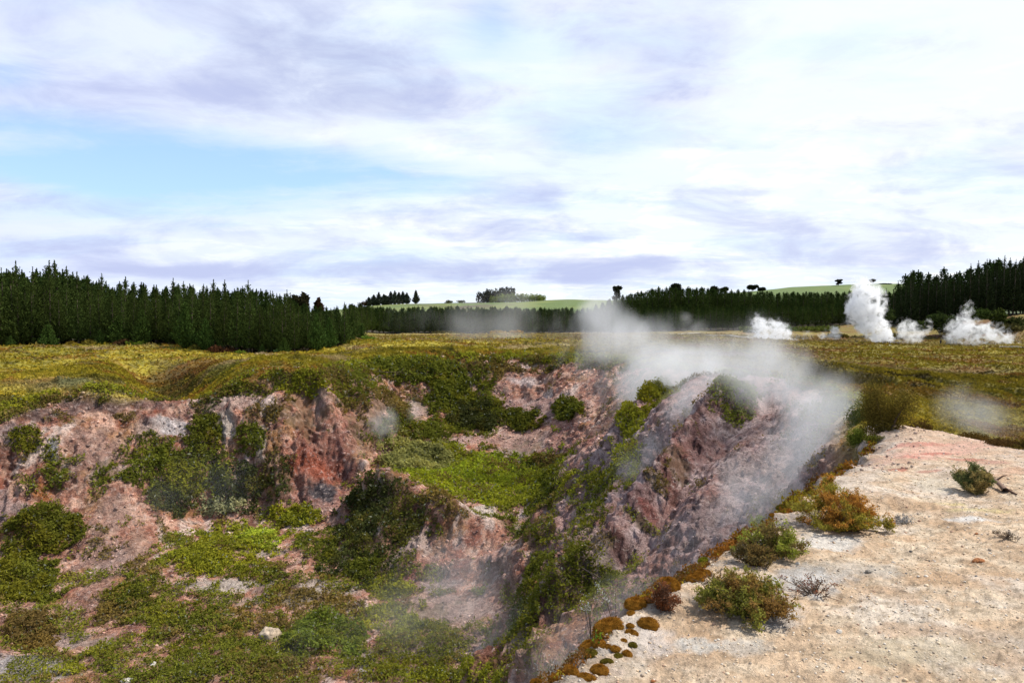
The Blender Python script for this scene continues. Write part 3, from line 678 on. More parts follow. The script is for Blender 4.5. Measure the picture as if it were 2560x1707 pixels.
# ---- ground material
gm, nt = new_mat('ground_material')
at = N(nt, 'ShaderNodeVertexColor', layer_name='Col')
tc = N(nt, 'ShaderNodeNewGeometry')
rk = N(nt, 'ShaderNodeAttribute', attribute_name='rock').outputs['Fac']
nA = noise(nt, tc.outputs['Position'], 9, 8, .7); nB = noise(nt, tc.outputs['Position'], 45, 5, .7); nC = noise(nt, tc.outputs['Position'], 2.2, 8, .65)
nD = noise(nt, tc.outputs['Position'], 3.4, 9, .78, .4); nE = noise(nt, tc.outputs['Position'], 1.1, 9, .72, .8)
var = math_(nt, 'ADD', math_(nt, 'MULTIPLY', nA.outputs[0], 1.3), math_(nt, 'ADD', math_(nt, 'MULTIPLY', nB.outputs[0], .8), math_(nt, 'MULTIPLY', nC.outputs[0], .7)))
var = math_(nt, 'SUBTRACT', var, .4)
vcol = N(nt, 'ShaderNodeCombineColor', inp={0: var, 1: var, 2: var})
gc = mixc(nt, 1.0, at.outputs[0], vcol.outputs[0], 'MULTIPLY')
# dark crumbly specks and pale flecks of the altered rock
spk = math_(nt, 'SUBTRACT', 1.0, smooth_(nt, nD.outputs[0], .37, .47)); gc = mixc(nt, math_(nt, 'MULTIPLY', math_(nt, 'MULTIPLY', spk, rk), .85), gc, mixc(nt, 1.0, gc, (.24, .16, .15), 'MULTIPLY'))
fle = smooth_(nt, nD.outputs[0], .53, .64); gc = mixc(nt, math_(nt, 'MULTIPLY', math_(nt, 'MULTIPLY', fle, rk), .6), gc, (.74, .58, .51))
crk = math_(nt, 'SUBTRACT', 1.0, smooth_(nt, math_(nt, 'ABSOLUTE', math_(nt, 'SUBTRACT', nE.outputs[0], .5)), .004, .03)); gc = mixc(nt, math_(nt, 'MULTIPLY', math_(nt, 'MULTIPLY', crk, rk), .55), gc, (.06, .035, .03))
inv = math_(nt, 'SUBTRACT', 1.0, rk)
gc = mixc(nt, math_(nt, 'MULTIPLY', math_(nt, 'MULTIPLY', crk, inv), .35), gc, (.24, .18, .12))
bh = math_(nt, 'ADD', math_(nt, 'MULTIPLY', nA.outputs[0], .07), math_(nt, 'ADD', math_(nt, 'MULTIPLY', nB.outputs[0], .03), math_(nt, 'MULTIPLY', nC.outputs[0], .05)))
bh = math_(nt, 'ADD', bh, math_(nt, 'MULTIPLY', math_(nt, 'MULTIPLY', nD.outputs[0], rk), .45))
bp = N(nt, 'ShaderNodeBump', inp={'Strength': .9, 'Distance': 1.0, 'Height': bh})
gb = N(nt, 'ShaderNodeBsdfPrincipled', inp={'Base Color': gc, 'Roughness': .95, 'Normal': bp.outputs[0], 'Specular IOR Level': .15})
N(nt, 'ShaderNodeOutputMaterial', inp={0: gb.outputs[0]})
gidx = np.arange(nr * ncol).reshape(nr, ncol)
FQ = np.stack([gidx[:-1, :-1], gidx[:-1, 1:], gidx[1:, 1:], gidx[1:, :-1]], -1).reshape(-1, 4)
# litter under the forests
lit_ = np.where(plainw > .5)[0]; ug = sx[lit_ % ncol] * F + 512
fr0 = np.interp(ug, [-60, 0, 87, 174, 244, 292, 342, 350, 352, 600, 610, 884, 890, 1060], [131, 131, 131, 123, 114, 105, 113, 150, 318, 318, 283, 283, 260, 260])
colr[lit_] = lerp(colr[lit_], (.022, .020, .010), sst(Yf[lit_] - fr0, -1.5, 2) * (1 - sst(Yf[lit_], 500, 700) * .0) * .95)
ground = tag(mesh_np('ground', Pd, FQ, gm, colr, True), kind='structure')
ra = ground.data.attributes.new('rock', 'FLOAT', 'POINT'); ra.data.foreach_set('value', (inside * (1 - .8 * veg)).astype(np.float32))

# ---- leaf material
def leaf_mat(name, trans=.3, vary=True):
    m, nt = new_mat(name)
    at = N(nt, 'ShaderNodeVertexColor', layer_name='Col')
    oi = N(nt, 'ShaderNodeObjectInfo')
    hs = N(nt, 'ShaderNodeHueSaturation', inp={'Color': at.outputs[0], 'Hue': math_(nt, 'ADD', math_(nt, 'MULTIPLY', oi.outputs['Random'], .014), .49), 'Saturation': 1.0,
        'Value': math_(nt, 'ADD', math_(nt, 'MULTIPLY', oi.outputs['Random'], .35), .82)})
    d = N(nt, 'ShaderNodeBsdfDiffuse', inp={'Color': hs.outputs[0], 'Roughness': .9})
    t = N(nt, 'ShaderNodeBsdfTranslucent', inp={'Color': hs.outputs[0]})
    mx = N(nt, 'ShaderNodeMixShader', inp={0: trans, 1: d.outputs[0], 2: t.outputs[0]})
    N(nt, 'ShaderNodeOutputMaterial', inp={0: mx.outputs[0]})
    return m
leafm = leaf_mat('foliage_material')
needlem = leaf_mat('needle_material', .12)
def bark(name, c):
    m, nt = new_mat(name); g = N(nt, 'ShaderNodeNewGeometry'); n_ = noise(nt, g.outputs['Position'], 6, 5, .7)
    cc = mixc(nt, n_.outputs[0], tuple(x * .5 for x in c), tuple(x * 1.4 for x in c))
    b = N(nt, 'ShaderNodeBsdfPrincipled', inp={'Base Color': cc, 'Roughness': .9}); N(nt, 'ShaderNodeOutputMaterial', inp={0: b.outputs[0]}); return m
barkm = bark('bark_material', (.10, .07, .05))
palem = bark('weathered_wood_material', (.34, .31, .27))

V = np.concatenate(sv); C_ = np.concatenate(sc_)
print('scrub leaves', len(V) // 4)
tag(mesh_np('scrub', V, quads_n(len(V) // 4), leafm, C_), 'low green and olive scrub creeping over the crater slopes and floor', 'scrub', kind='stuff')

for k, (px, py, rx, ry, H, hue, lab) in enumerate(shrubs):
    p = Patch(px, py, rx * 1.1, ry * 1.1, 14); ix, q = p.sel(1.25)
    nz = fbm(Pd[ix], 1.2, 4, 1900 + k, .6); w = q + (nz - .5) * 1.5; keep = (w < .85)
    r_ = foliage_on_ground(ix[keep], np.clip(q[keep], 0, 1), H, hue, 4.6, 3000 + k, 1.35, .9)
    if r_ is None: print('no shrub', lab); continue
    root = tag(empty('shrub', tuple(p.c)), lab, 'shrub')
    o = mesh_np('foliage', r_[0] - p.c, quads_n(len(r_[0]) // 4), leafm, r_[1], parent=root)
    # a few woody stems from the middle into the crown
    bmv, bmf = [], []
    rl = np.random.default_rng(k)
    for j in range(7):
        tgt = r_[0][rl.integers(0, len(r_[0]))] - p.c; base = tgt * [.15, .15, 0.15] ; base[2] -= .1
        d_ = tgt - base; s1 = np.cross(d_, [0.3, 1, .2]); s1 /= np.linalg.norm(s1) + 1e-9; s2 = np.cross(d_, s1); s2 /= np.linalg.norm(s2) + 1e-9
        o0 = len(bmv)
        for (pt, w_) in ((base, .035), (base + d_ * .5 + s1 * .08, .022), (tgt, .008)):
            for a in range(3): bmv.append(pt + w_ * (s1 * math.cos(a * 2.1) + s2 * math.sin(a * 2.1)))
        for lv in range(2):
            for a in range(3):
                b0 = o0 + lv * 3; bmf.append((b0 + a, b0 + (a + 1) % 3, b0 + 3 + (a + 1) % 3, b0 + 3 + a))
    mesh_np('stems', np.array(bmv), np.array(bmf), barkm, parent=root)

# ---- rubble of the slopes
def ico(seed):
    bm = bmesh.new(); bmesh.ops.create_icosphere(bm, subdivisions=1, radius=1); V = np.array([v.co[:] for v in bm.verts]); Ft = np.array([[v.index for v in f_.verts] for f_ in bm.faces]); bm.free()
    r = np.random.default_rng(seed); return V * r.uniform(.65, 1.25, (len(V), 1)), Ft
rsrc = free[(veg[free] < .4) & (rng.uniform(size=len(free)) < .06)]
rsrc = rsrc[fbm(Pd[rsrc], .8, 4, 861, .6) > .44]
Vb, Fb = ico(1); nb0 = len(Vb); m_ = len(rsrc); r = np.random.default_rng(12)
szr = (Yf[rsrc] / F) * (.5 + 1.7 * r.uniform(0, 1, m_) ** 5)
an = r.uniform(0, 6.28, m_); Vr = np.repeat(Vb[None], m_, 0) * r.uniform(.7, 1.3, (m_, 1, 3)); co_, si_ = np.cos(an)[:, None], np.sin(an)[:, None]
Vr = np.stack([Vr[..., 0] * co_ - Vr[..., 2] * si_, Vr[..., 1], (Vr[..., 0] * si_ + Vr[..., 2] * co_) * .8], -1) * szr[:, None, None] + (Pd[rsrc] + N0f[rsrc] * (szr * .3)[:, None])[:, None, :]
Cr = np.repeat((colr[rsrc] * .5 + np.array([.17, .12, .10])) * r.uniform(.4, 1.5, (m_, 1)), nb0, 0)
rubm, nt = new_mat('rubble_material'); at = N(nt, 'ShaderNodeVertexColor', layer_name='Col'); b = N(nt, 'ShaderNodeBsdfPrincipled', inp={'Base Color': at.outputs[0], 'Roughness': .95}); N(nt, 'ShaderNodeOutputMaterial', inp={0: b.outputs[0]})
print('rubble', m_)
tag(mesh_np('rubble', Vr.reshape(-1, 3), (Fb[None] + (np.arange(m_) * nb0)[:, None, None]).reshape(-1, 3), rubm, Cr), 'loose pink and grey rubble lying on the bare crater slopes', 'rubble', kind='stuff')
# ---- ragged brown moss along the lip of the bank
lm = np.where((np.abs(sd + .02) < .16) & (Yf < 16.5) & (Yf > 4.6) & (Pd[:, 2] > -4) & (Pd[:, 0] > -1.5))[0]
lm = lm[fbm(Pd[lm], 1.6, 4, 888, .6) > .41]
mv = []
for hue_, k_ in (((.14, .065, .011), 1), ((.075, .042, .012), 2), ((.17, .14, .015), 3)):
    r_ = foliage_on_ground(lm if k_ == 1 else lm[fbm(Pd[lm], 3.2, 3, 890) > .50] if k_ == 2 else lm[fbm(Pd[lm], 2.2, 3, 889) > .55], np.full(len(lm), .2), .14, hue_, 1.6, 8800 + k_, 1.5, .25); mv.append(r_)
Vm = np.concatenate([a[0] for a in mv]); Cm = np.concatenate([a[1] for a in mv])
tag(mesh_np('moss_mat', Vm, quads_n(len(Vm) // 4), leafm, Cm), 'ragged rusty moss matting the lip between pale bank and ravine', 'moss', kind='stuff')
# ---- heath plants of the plain
hp = np.where((plainw > .5) & (Yf > 18) & (Yf < 240) & (Pd[:, 0] > -95) & (np.abs(sx[np.arange(npt) % ncol]) < .95))[0]
hp = hp[rng.uniform(size=len(hp)) < .62]
P = Pd[hp].copy(); d = P[:, 1]; pxs = d / F
lump_ = fbm(P * [.6, 1, 0], 1.1, 3, 611, .6)
P[:, 2] += np.clip(lump_ - .35, 0, 1) * .75 * rng.uniform(0.1, 1, len(P)) * np.clip(-sd[hp] + .4, .2, 1)
V = leaf_quads(P, np.array([0, -.3, 1.0]), pxs * 1.5, .5)
c = 1.55 * colr[hp] * (rng.uniform(.75, 1.25, len(P)) * (.75 + .5 * lump_))[:, None]
print('heath leaves', len(P))
tag(mesh_np('heath', V, quads_n(len(P)), leafm, np.repeat(c, 4, 0)), 'yellow green and rusty heath covering the plain round the craters', 'heath', kind='stuff')
# ------------------------------------------------------------------ tubes and lumps
def tube(pts, rad, k=4):
    """tapered tube through pts, returns verts, quads"""
    pts = np.asarray(pts, float); n = len(pts); V = []; Fq = []
    for i in range(n):
        t = pts[min(i + 1, n - 1)] - pts[max(i - 1, 0)]; t = t / (np.linalg.norm(t) + 1e-9)
        s1 = np.cross(t, [.31, .9, .3] if abs(t[1]) < .8 else [1, 0, 0]); s1 /= np.linalg.norm(s1) + 1e-9; s2 = np.cross(t, s1)
        for a in range(k):
            w = 2 * math.pi * a / k; V.append(pts[i] + rad[i] * (s1 * math.cos(w) + s2 * math.sin(w)))
    for i in range(n - 1):
        for a in range(k): Fq.append((i * k + a, i * k + (a + 1) % k, (i + 1) * k + (a + 1) % k, (i + 1) * k + a))
    return np.array(V), np.array(Fq)
class MB:
    def __init__(s): s.V = []; s.F = []; s.n = 0
    def add(s, V, Fq): s.V.append(np.asarray(V, float)); s.F.append(np.asarray(Fq) + s.n); s.n += len(V)
    def box(s, x0, x1, y0, y1, z0, z1):
        s.add([(x, y, z) for z in (z0, z1) for x, y in ((x0, y0), (x1, y0), (x1, y1), (x0, y1))], [(0, 3, 2, 1), (4, 5, 6, 7), (0, 1, 5, 4), (1, 2, 6, 5), (2, 3, 7, 6), (3, 0, 4, 7)])
    def build(s, name, mat, parent=None, tint=None, smooth=False): return mesh_np(name, np.concatenate(s.V), np.concatenate(s.F), mat, tint, smooth, parent)
def plain_mat(name, c, rough=.85):
    m, nt = new_mat(name); g = N(nt, 'ShaderNodeTexCoord'); n_ = noise(nt, g.outputs['Object'], 14, 6, .7)
    cc = mixc(nt, n_.outputs[0], tuple(x * .6 for x in c), tuple(min(1, x * 1.35) for x in c))
    b = N(nt, 'ShaderNodeBsdfPrincipled', inp={'Base Color': cc, 'Roughness': rough}); N(nt, 'ShaderNodeOutputMaterial', inp={0: b.outputs[0]}); return m

# ------------------------------------------------------------------ pines
def pine_crown(H, Wd, seed, nb=7, lo=.10, dens_=1.0, hue=(.032, .050, .012), px=.2):
    r = np.random.default_rng(seed); P = []; A_ = []; S = []
    z = H * lo; Wd *= r.uniform(.9, 1.1)
    while z < H * .97:
        f_ = (z / H - lo) / (1 - lo)
        L = Wd * (1 - f_) ** .92 * (.55 + .45 * min(1, f_ * 5 + .35)) + .12
        nbr = max(3, int(nb * (1 - .4 * f_)))
        a0 = r.uniform(0, 6.28)
        for j in range(nbr):
            a = a0 + j * 6.283 / nbr + r.normal() * .25; l = L * r.uniform(.6, 1.18)
            k = max(3, int(l / (.30 / dens_)))
            t = np.linspace(.12, 1, k)
            dr = np.array([math.cos(a), math.sin(a)])
            p = np.stack([dr[0] * l * t, dr[1] * l * t, z + l * (.12 * t + .38 * t ** 2.2)], 1)
            reps = 3
            for _ in range(reps):
                P.append(p + r.normal(size=p.shape) * .13); A_.append(np.repeat([[dr[0] * .5, dr[1] * .5, .75]], k, 0) + r.normal(size=(k, 3)) * .45); S.append(np.full(k, .26 / dens_ ** .5) * (1.05 - .45 * f_))
        z += H * r.uniform(.022, .038)
    # leader
    k = int(H * 2.2); t = r.uniform(0, 1, k * 2); zz = H * (.86 + .16 * t)
    P.append(np.stack([r.normal(size=k * 2) * .10 * (1.1 - t), r.normal(size=k * 2) * .10 * (1.1 - t), zz], 1)); A_.append(np.stack([r.normal(size=k * 2) * .5, r.normal(size=k * 2) * .5, np.ones(k * 2)], 1)); S.append(np.full(k * 2, .2))
    P = np.concatenate(P); A_ = np.concatenate(A_); S = np.concatenate(S)
    A_ /= np.linalg.norm(A_, axis=1, keepdims=True); n = len(P)
    b = np.cross(A_, r.normal(size=(n, 3))); b /= np.linalg.norm(b, axis=1, keepdims=True)
    S = (S * r.uniform(.7, 1.4, n))[:, None]
    V = np.stack([P - A_ * S * .6, P + b * S * .42, P + A_ * S * 1.2, P - b * S * .42], 1).reshape(-1, 3)
    c = np.array(hue)[None] * r.uniform(.5, 1.8, n)[:, None]
    c = c * (.75 + .6 * fbm(P, .6, 2, seed))[:, None]
    return V, np.repeat(c, 4, 0)
def pine_kind(name, H, Wd, seed, **kw):
    V, c = pine_crown(H, Wd, seed, **kw)
    root = empty(name, (0, 0, 0))
    mesh_np('crown', V, quads_n(len(V) // 4), needlem, c, parent=root)
    tv, tf = tube([(0, 0, -.6), (0, 0, H * .3), (.05, 0, H * .65), (0, 0, H * .99)], [H * .016, H * .013, H * .008, .02], 6)
    mesh_np('trunk', tv, tf, barkm, parent=root)
    return root
used = set()
def dup(root, loc, rz, sc_, label, cat, group):
    if root.name not in used:
        used.add(root.name); r = root
    else:
        r = root.copy(); col.objects.link(r)
        for ch in root.children:
            c = ch.copy(); col.objects.link(c); c.parent = r
    r.location = loc; r.rotation_euler = (random.uniform(-.03, .03), random.uniform(-.03, .03), rz); r.scale = (sc_[0], sc_[0], sc_[1])
    for k_, v_ in (('label', label), ('category', cat), ('group', group)):
        if v_: r[k_] = v_
        elif k_ in r: del r[k_]
    return r
pines = [pine_kind('pine_tree', 14, w, 20 + i, hue=(.055, .078, .018)) for i, w in enumerate((2.7, 3.1, 2.4, 3.3, 2.8, 2.5, 3.0))]
young = [pine_kind('pine_tree', 6, 1.9, 60 + i, hue=(.050, .085, .018), lo=.04, dens_=1.2) for i in range(3)]
dark = [pine_kind('pine_tree', 20, w, 80 + i, hue=(.026, .036, .014), nb=8) for i, w in enumerate((3.6, 4.2, 3.2, 3.9))]
far_stuff = []
lowres = [pine_crown(14, 2.9, 120 + i, nb=5, lo=.12, dens_=.5) for i in range(4)]
def gz(x, y): return float(surf_z(x, y)[0]) if y < 5000 else -5
def stuff_tree(x, y, z, s, sz, rz):
    V, c = lowres[random.randrange(4)]
    co, si = math.cos(rz), math.sin(rz)
    X_ = (V[:, 0] * co - V[:, 1] * si) * s + x; Y_ = (V[:, 0] * si + V[:, 1] * co) * s + y
    far_stuff.append((np.stack([X_, Y_, V[:, 2] * sz + z], 1), c))
def Hpx(topv, y, z): return (-(z) + y * ray(512, topv)[1])          # height of a thing standing at z whose top shows at v
# left plantation: skyline (u, top v)
skyL = [(-60, 262), (0, 270), (60, 268), (110, 282), (170, 284), (250, 287), (290, 296), (310, 304), (345, 306), (400, 312)]
baseL = [(-60, 132), (0, 131), (87, 131), (174, 123), (244, 114), (292, 105), (342, 113)]
def front_row(u): return np.interp(u, [b[0] for b in baseL], [b[1] for b in baseL])
gL = 'pines of the plantation on the left'
count = 0
for row in range(4):
    u = -58 + row * 3.0
    while u < 342 - row * 0:
        y = front_row(u) + 1.5 + row * 3.6 + random.uniform(-1.0, 1.0)
        if row == 0 and random.random() < .12: u += 8; continue
        x = (u - 512) / F * y; z = gz(x, y) if row < 2 else gz((u - 512) / F * (front_row(u) + 3), front_row(u) + 3)
        H = Hpx(np.interp(u, [s[0] for s in skyL], [s[1] for s in skyL]), y, z) * random.choice([.78, .86, .92, .95, 1.0, 1.05, 1.1]) * (.88 + .035 * row)
        if u > 300: H *= .96
        dup(pines[random.randrange(7)], (x, y, z), random.uniform(0, 6.28), (random.uniform(.85, 1.2) * H / 14, H / 14), 'slender dark green pine in the dense plantation on the left side', 'pine tree', gL); count += 1
        u += random.uniform(9.0, 13.5)
# right end of the plantation recedes
for k in range(16):
    f_ = k / 16; y = 118 + f_ * 200; u = 344 + f_ * 28 + random.uniform(-2, 2); x = (u - 512) / F * y; z = -5.0
    H = Hpx(304 + 2 * f_, y, z) * random.uniform(.92, 1.05)
    dup(pines[random.randrange(7)], (x, y, z), random.uniform(0, 6.28), (H / 14 * 1.1, H / 14), 'slender dark green pine in the dense plantation on the left side', 'pine tree', gL); count += 1
print('left pines', count)
# rows behind, one mass
for row in range(4, 12):
    u = -120
    while u < 352:
        y = front_row(max(u, -60)) + 2 + row * 3.8 + random.uniform(-1.5, 1.5); x = (u - 512) / F * y; z = -5.5
        H = Hpx(np.interp(u, [s[0] for s in skyL], [s[1] for s in skyL]), y, z) * random.uniform(.82, 1.0)
        stuff_tree(x, y, z, H / 14 * 1.15, H / 14, random.uniform(0, 6.28)); u += random.uniform(9, 15)
# small pines and dark shrubby ones in front of the plantation
yl = [(48, 346, 24, 'broad bushy young pine before the plantation near the picture edge'), (100, 347, 16, 'tiny young pine in the gap before the plantation'), (118, 345, 28, 'young pine with light shoots standing before the plantation'), (143, 344, 36, 'slim light green young pine taller than its neighbours before the plantation'),
      (185, 345, 44, 'spreading pine with branches down to the ground at the middle of the plantation edge'), (205, 345, 32, 'wide low pine hugging the spreading pine at the plantation edge'), (284, 357, 18, 'light green young pine at the foot of the plantation right end'), (330, 352, 30, 'bushy pine at the very right corner of the left plantation'),
      (318, 354, 36, 'taller pine beside the right corner of the left plantation'), (10, 347, 14, 'low pine seedling by the left picture edge'), (218, 346, 12, 'pine seedling among pale grass before the plantation'), (262, 354, 12, 'small pine by a bare trunk at the plantation edge'),
      (351, 336, 12, 'small pine standing alone right of the left plantation'), (362, 335, 16, 'dark small pine at the start of the middle forest edge')]
for i, (u, v, h, lab) in enumerate(yl):
    y = np.interp(u, [b[0] for b in baseL], [b[1] for b in baseL]) - 2.2 if u < 345 else 190
    x = (u - 512) / F * y; z = gz(x, y) - .1; H = h / F * y
    dup(young[i % 3], (x, y, z), random.uniform(0, 6), (H / 6 * (1.25 if h < 30 else .9), H / 6), lab, 'pine tree', None)
# middle forest
gM = 'pines of the middle forest'
def rows_of(kinds, hk, u0, u1, ybase, rows_n, topf, dens_px, label, group, stuffrows, y_step=6, zfun=None, wmul=1.1, rowtop=None):
    c = 0
    for row in range(rows_n + stuffrows):
        u = u0 + random.uniform(0, dens_px)
        while u < u1:
            y = ybase(u) + row * y_step + random.uniform(-2, 2); x = (u - 512) / F * y
            z = zfun(u, y, row) if zfun else gz(x, ybase(u))
            H = Hpx(topf(u), y, z) * random.uniform(.82, 1.08) * ((rowtop[row] if row < len(rowtop) else 1) if rowtop else 1)
            if row < rows_n:
                dup(kinds[random.randrange(len(kinds))], (x, y, z), random.uniform(0, 6.28), (H / hk * wmul, H / hk), label, 'pine tree', group); c += 1
            else: stuff_tree(x, y, z, H / 14 * 1.7, H / 14, random.uniform(0, 6.28))
            u += dens_px * random.uniform(.75, 1.3)
    return c
n1_ = rows_of(pines, 14, 352, 600, lambda u: 320, 1, lambda u: np.interp(u, [352, 400, 440, 520, 600], [306, 309, 307, 308, 309]), 5.0, 'small looking dark pine in the forest edge beyond the middle of the plain', gM, 6, wmul=1.7)
n2_ = rows_of(pines, 14, 590, 884, lambda u: 285, 1, lambda u: np.interp(u, [590, 640, 700, 884], [312, 308, 307, 302]), 6.0, 'green pine in the lower front row of the forest below the long green ridge', 'pines of the forest below the long green ridge', 5, wmul=1.75,
             zfun=lambda u, y, row: gz((u - 512) / F * 285, 285) + row * 1.6, y_step=8)
# upper rows: taller on the rise
for row in range(5):
    u = 596
    while u < 890:
        y = 335 + row * 9 + random.uniform(-3, 3); x = (u - 512) / F * y; z = 1 + row * 1.2
        H = Hpx(np.interp(u, [590, 620, 660, 700, 760, 884], [306, 295, 287, 287, 291, 291]), y, z) * random.uniform(.84, 1.03)
        if row == 0: dup(pines[random.randrange(7)], (x, y, z), random.uniform(0, 6.28), (H / 14 * 1.75, H / 14), 'dark pine in the upper rank of the forest below the long green ridge', 'pine tree', 'upper pines of the forest below the long green ridge'); n2_ += 1
        else: stuff_tree(x, y, z, H / 14 * 1.7, H / 14, random.uniform(0, 6.28))
        u += 6.2 * random.uniform(.8, 1.25)
# right forest: big dark pines on a rise
skyR = [(870, 296), (885, 292), (900, 284), (907, 271), (925, 276), (940, 270), (960, 272), (975, 266), (1000, 261), (1040, 258)]
n3_ = rows_of(dark, 20, 884, 1060, lambda u: 262, 2, lambda u: np.interp(u, [s[0] for s in skyR], [s[1] for s in skyR]), 8.2, 'tall blackish pine in the dense forest at the right edge', 'blackish pines at the right edge', 4, zfun=lambda u, y, row: float(np.interp(u, [884, 940, 1060], [-3.5, -.5, 2.5])) + row * .8, wmul=1.0)
print('pines', count, n1_, n2_, n3_, count + n1_ + n2_ + n3_ + 14)
V = np.concatenate([a[0] for a in far_stuff]); c = np.concatenate([a[1] for a in far_stuff])
print('far forest quads', len(V) // 4)
tag(mesh_np('pine_forest', V, quads_n(len(V) // 4), needlem, c), 'mass of dark pines filling the forest behind the front trees', 'forest', kind='stuff')

# ------------------------------------------------------------------ hills
hc_pts = []
def HP(u, v, d): hc_pts.append(W(u, v, d))
for u, v in [(200, 316), (330, 311), (352, 308), (375, 305), (400, 303.5), (440, 303.5), (460, 302.5), (500, 302.5), (520, 302), (545, 300), (570, 298.8), (600, 299.8), (640, 300), (680, 297), (740, 292), (790, 286.5), (850, 284), (893, 283.2), (950, 286), (1024, 288), (1200, 290), (0, 317), (-200, 318)]:
    HP(u, v, 720); hc_pts.append(((u - 512) / F * 900, 900, W(u, v, 720)[2] - 14)); hc_pts.append(((u - 512) / F * 1300, 1300, -6)); HP(u, v + .45 * (325 - v), 560); hc_pts.append(((u - 512) / F * 440, 440, -8))
hcp = np.array(hc_pts); nh = len(hcp)
Dh = np.sqrt(((hcp[:, None, :2] - hcp[None, :, :2]) ** 2).sum(-1)); Ah = np.zeros((nh + 3, nh + 3)); Ah[:nh, :nh] = Dh + np.eye(nh); Ah[:nh, nh] = 1; Ah[:nh, nh + 1:] = hcp[:, :2]; Ah[nh, :nh] = 1; Ah[nh + 1:, :nh] = hcp[:, :2].T
wh = np.linalg.solve(Ah, np.concatenate([hcp[:, 2], [0, 0, 0]]))
def hill_z(x, y):
    x = np.atleast_1d(x).astype(float); y = np.atleast_1d(y).astype(float)
    d = np.sqrt((x[:, None] - hcp[None, :, 0]) ** 2 + (y[:, None] - hcp[None, :, 1]) ** 2)
    return d @ wh[:nh] + wh[nh] + wh[nh + 1] * x + wh[nh + 2] * y
hy = np.concatenate([np.linspace(445, 800, 90), np.linspace(810, 1300, 20)]); hs = (np.linspace(-200, 1200, 300) - 512) / F
YH, SH = np.meshgrid(hy, hs, indexing='ij'); XH = SH * YH
ZH = hill_z(XH.ravel(), YH.ravel()); PH = np.stack([XH.ravel(), YH.ravel(), ZH], 1)
PH[:, 2] += (fbm(PH * [1, 1, 0], .03, 3, 400) - .5) * 1.5
cg = np.tile(np.array([.10, .145, .03]), (len(PH), 1)); cg = lerp(cg, (.15, .18, .04), sst(fbm(PH * [1, 1, 0], .02, 3, 401), .45, .6))
uh, vh = proj(PH)
scrubby = sst(fbm(PH * [1, 1, 0], .035, 4, 402, .6), .45, .55) * np.exp(-((PH[:, 0] + 35) / 55) ** 2) * .95
cg = lerp(cg, (.085, .06, .035), np.clip(scrubby, 0, 1))
cg = lerp(cg, (.025, .028, .012), 1 - sst(PH[:, 1], 500, 560))
hm_, nt = new_mat('hill_grass'); at = N(nt, 'ShaderNodeVertexColor', layer_name='Col'); g = N(nt, 'ShaderNodeNewGeometry'); n_ = noise(nt, g.outputs['Position'], .35, 6, .7)
vv = math_(nt, 'ADD', n_.outputs[0], .5); vc = N(nt, 'ShaderNodeCombineColor', inp={0: vv, 1: vv, 2: vv})
b = N(nt, 'ShaderNodeBsdfPrincipled', inp={'Base Color': mixc(nt, 1.0, at.outputs[0], vc.outputs[0], 'MULTIPLY'), 'Roughness': .95}); N(nt, 'ShaderNodeOutputMaterial', inp={0: b.outputs[0]})
hi = np.arange(len(PH)).reshape(len(hy), len(hs)); FH = np.stack([hi[:-1, :-1], hi[:-1, 1:], hi[1:, 1:], hi[1:, :-1]], -1).reshape(-1, 4)
tag(mesh_np('hills', PH, FH, hm_, cg, True), kind='structure')
def hillpt(u, d=700):
    x = (u - 512) / F * d; return np.array([x, d, float(hill_z(x, d)[0])])

def crown_blob(lobes, leaf, n, hue, seed, mat=None, shell=.45):
    """leaves through ellipsoid lobes [(x,y,z,rx,ry,rz)]"""
    r = np.random.default_rng(seed); Vs, Cs = [], []
    vol = np.array([l[3] * l[5] for l in lobes]); vol = vol / vol.sum()
    for l, w in zip(lobes, vol):
        m = max(8, int(n * w)); dd = r.normal(size=(m, 3)); dd /= np.linalg.norm(dd, axis=1, keepdims=True)
        rr = r.uniform(0, 1, m) ** shell; wob = .75 + .5 * fbm(dd * 1.3 + l[0] + seed, 1.6, 3, seed)
        P = dd * (rr * wob)[:, None] * np.array(l[3:6]) + np.array(l[:3])
        Vs.append(leaf_quads(P, dd, leaf, .55, r)); Cs.append(np.repeat(np.array(hue)[None] * (r.uniform(.6, 1.4, m) * (.6 + .8 * fbm(P, .5 / leaf * .12, 2, seed + 3)))[:, None], 4, 0))
    return np.concatenate(Vs), np.concatenate(Cs)
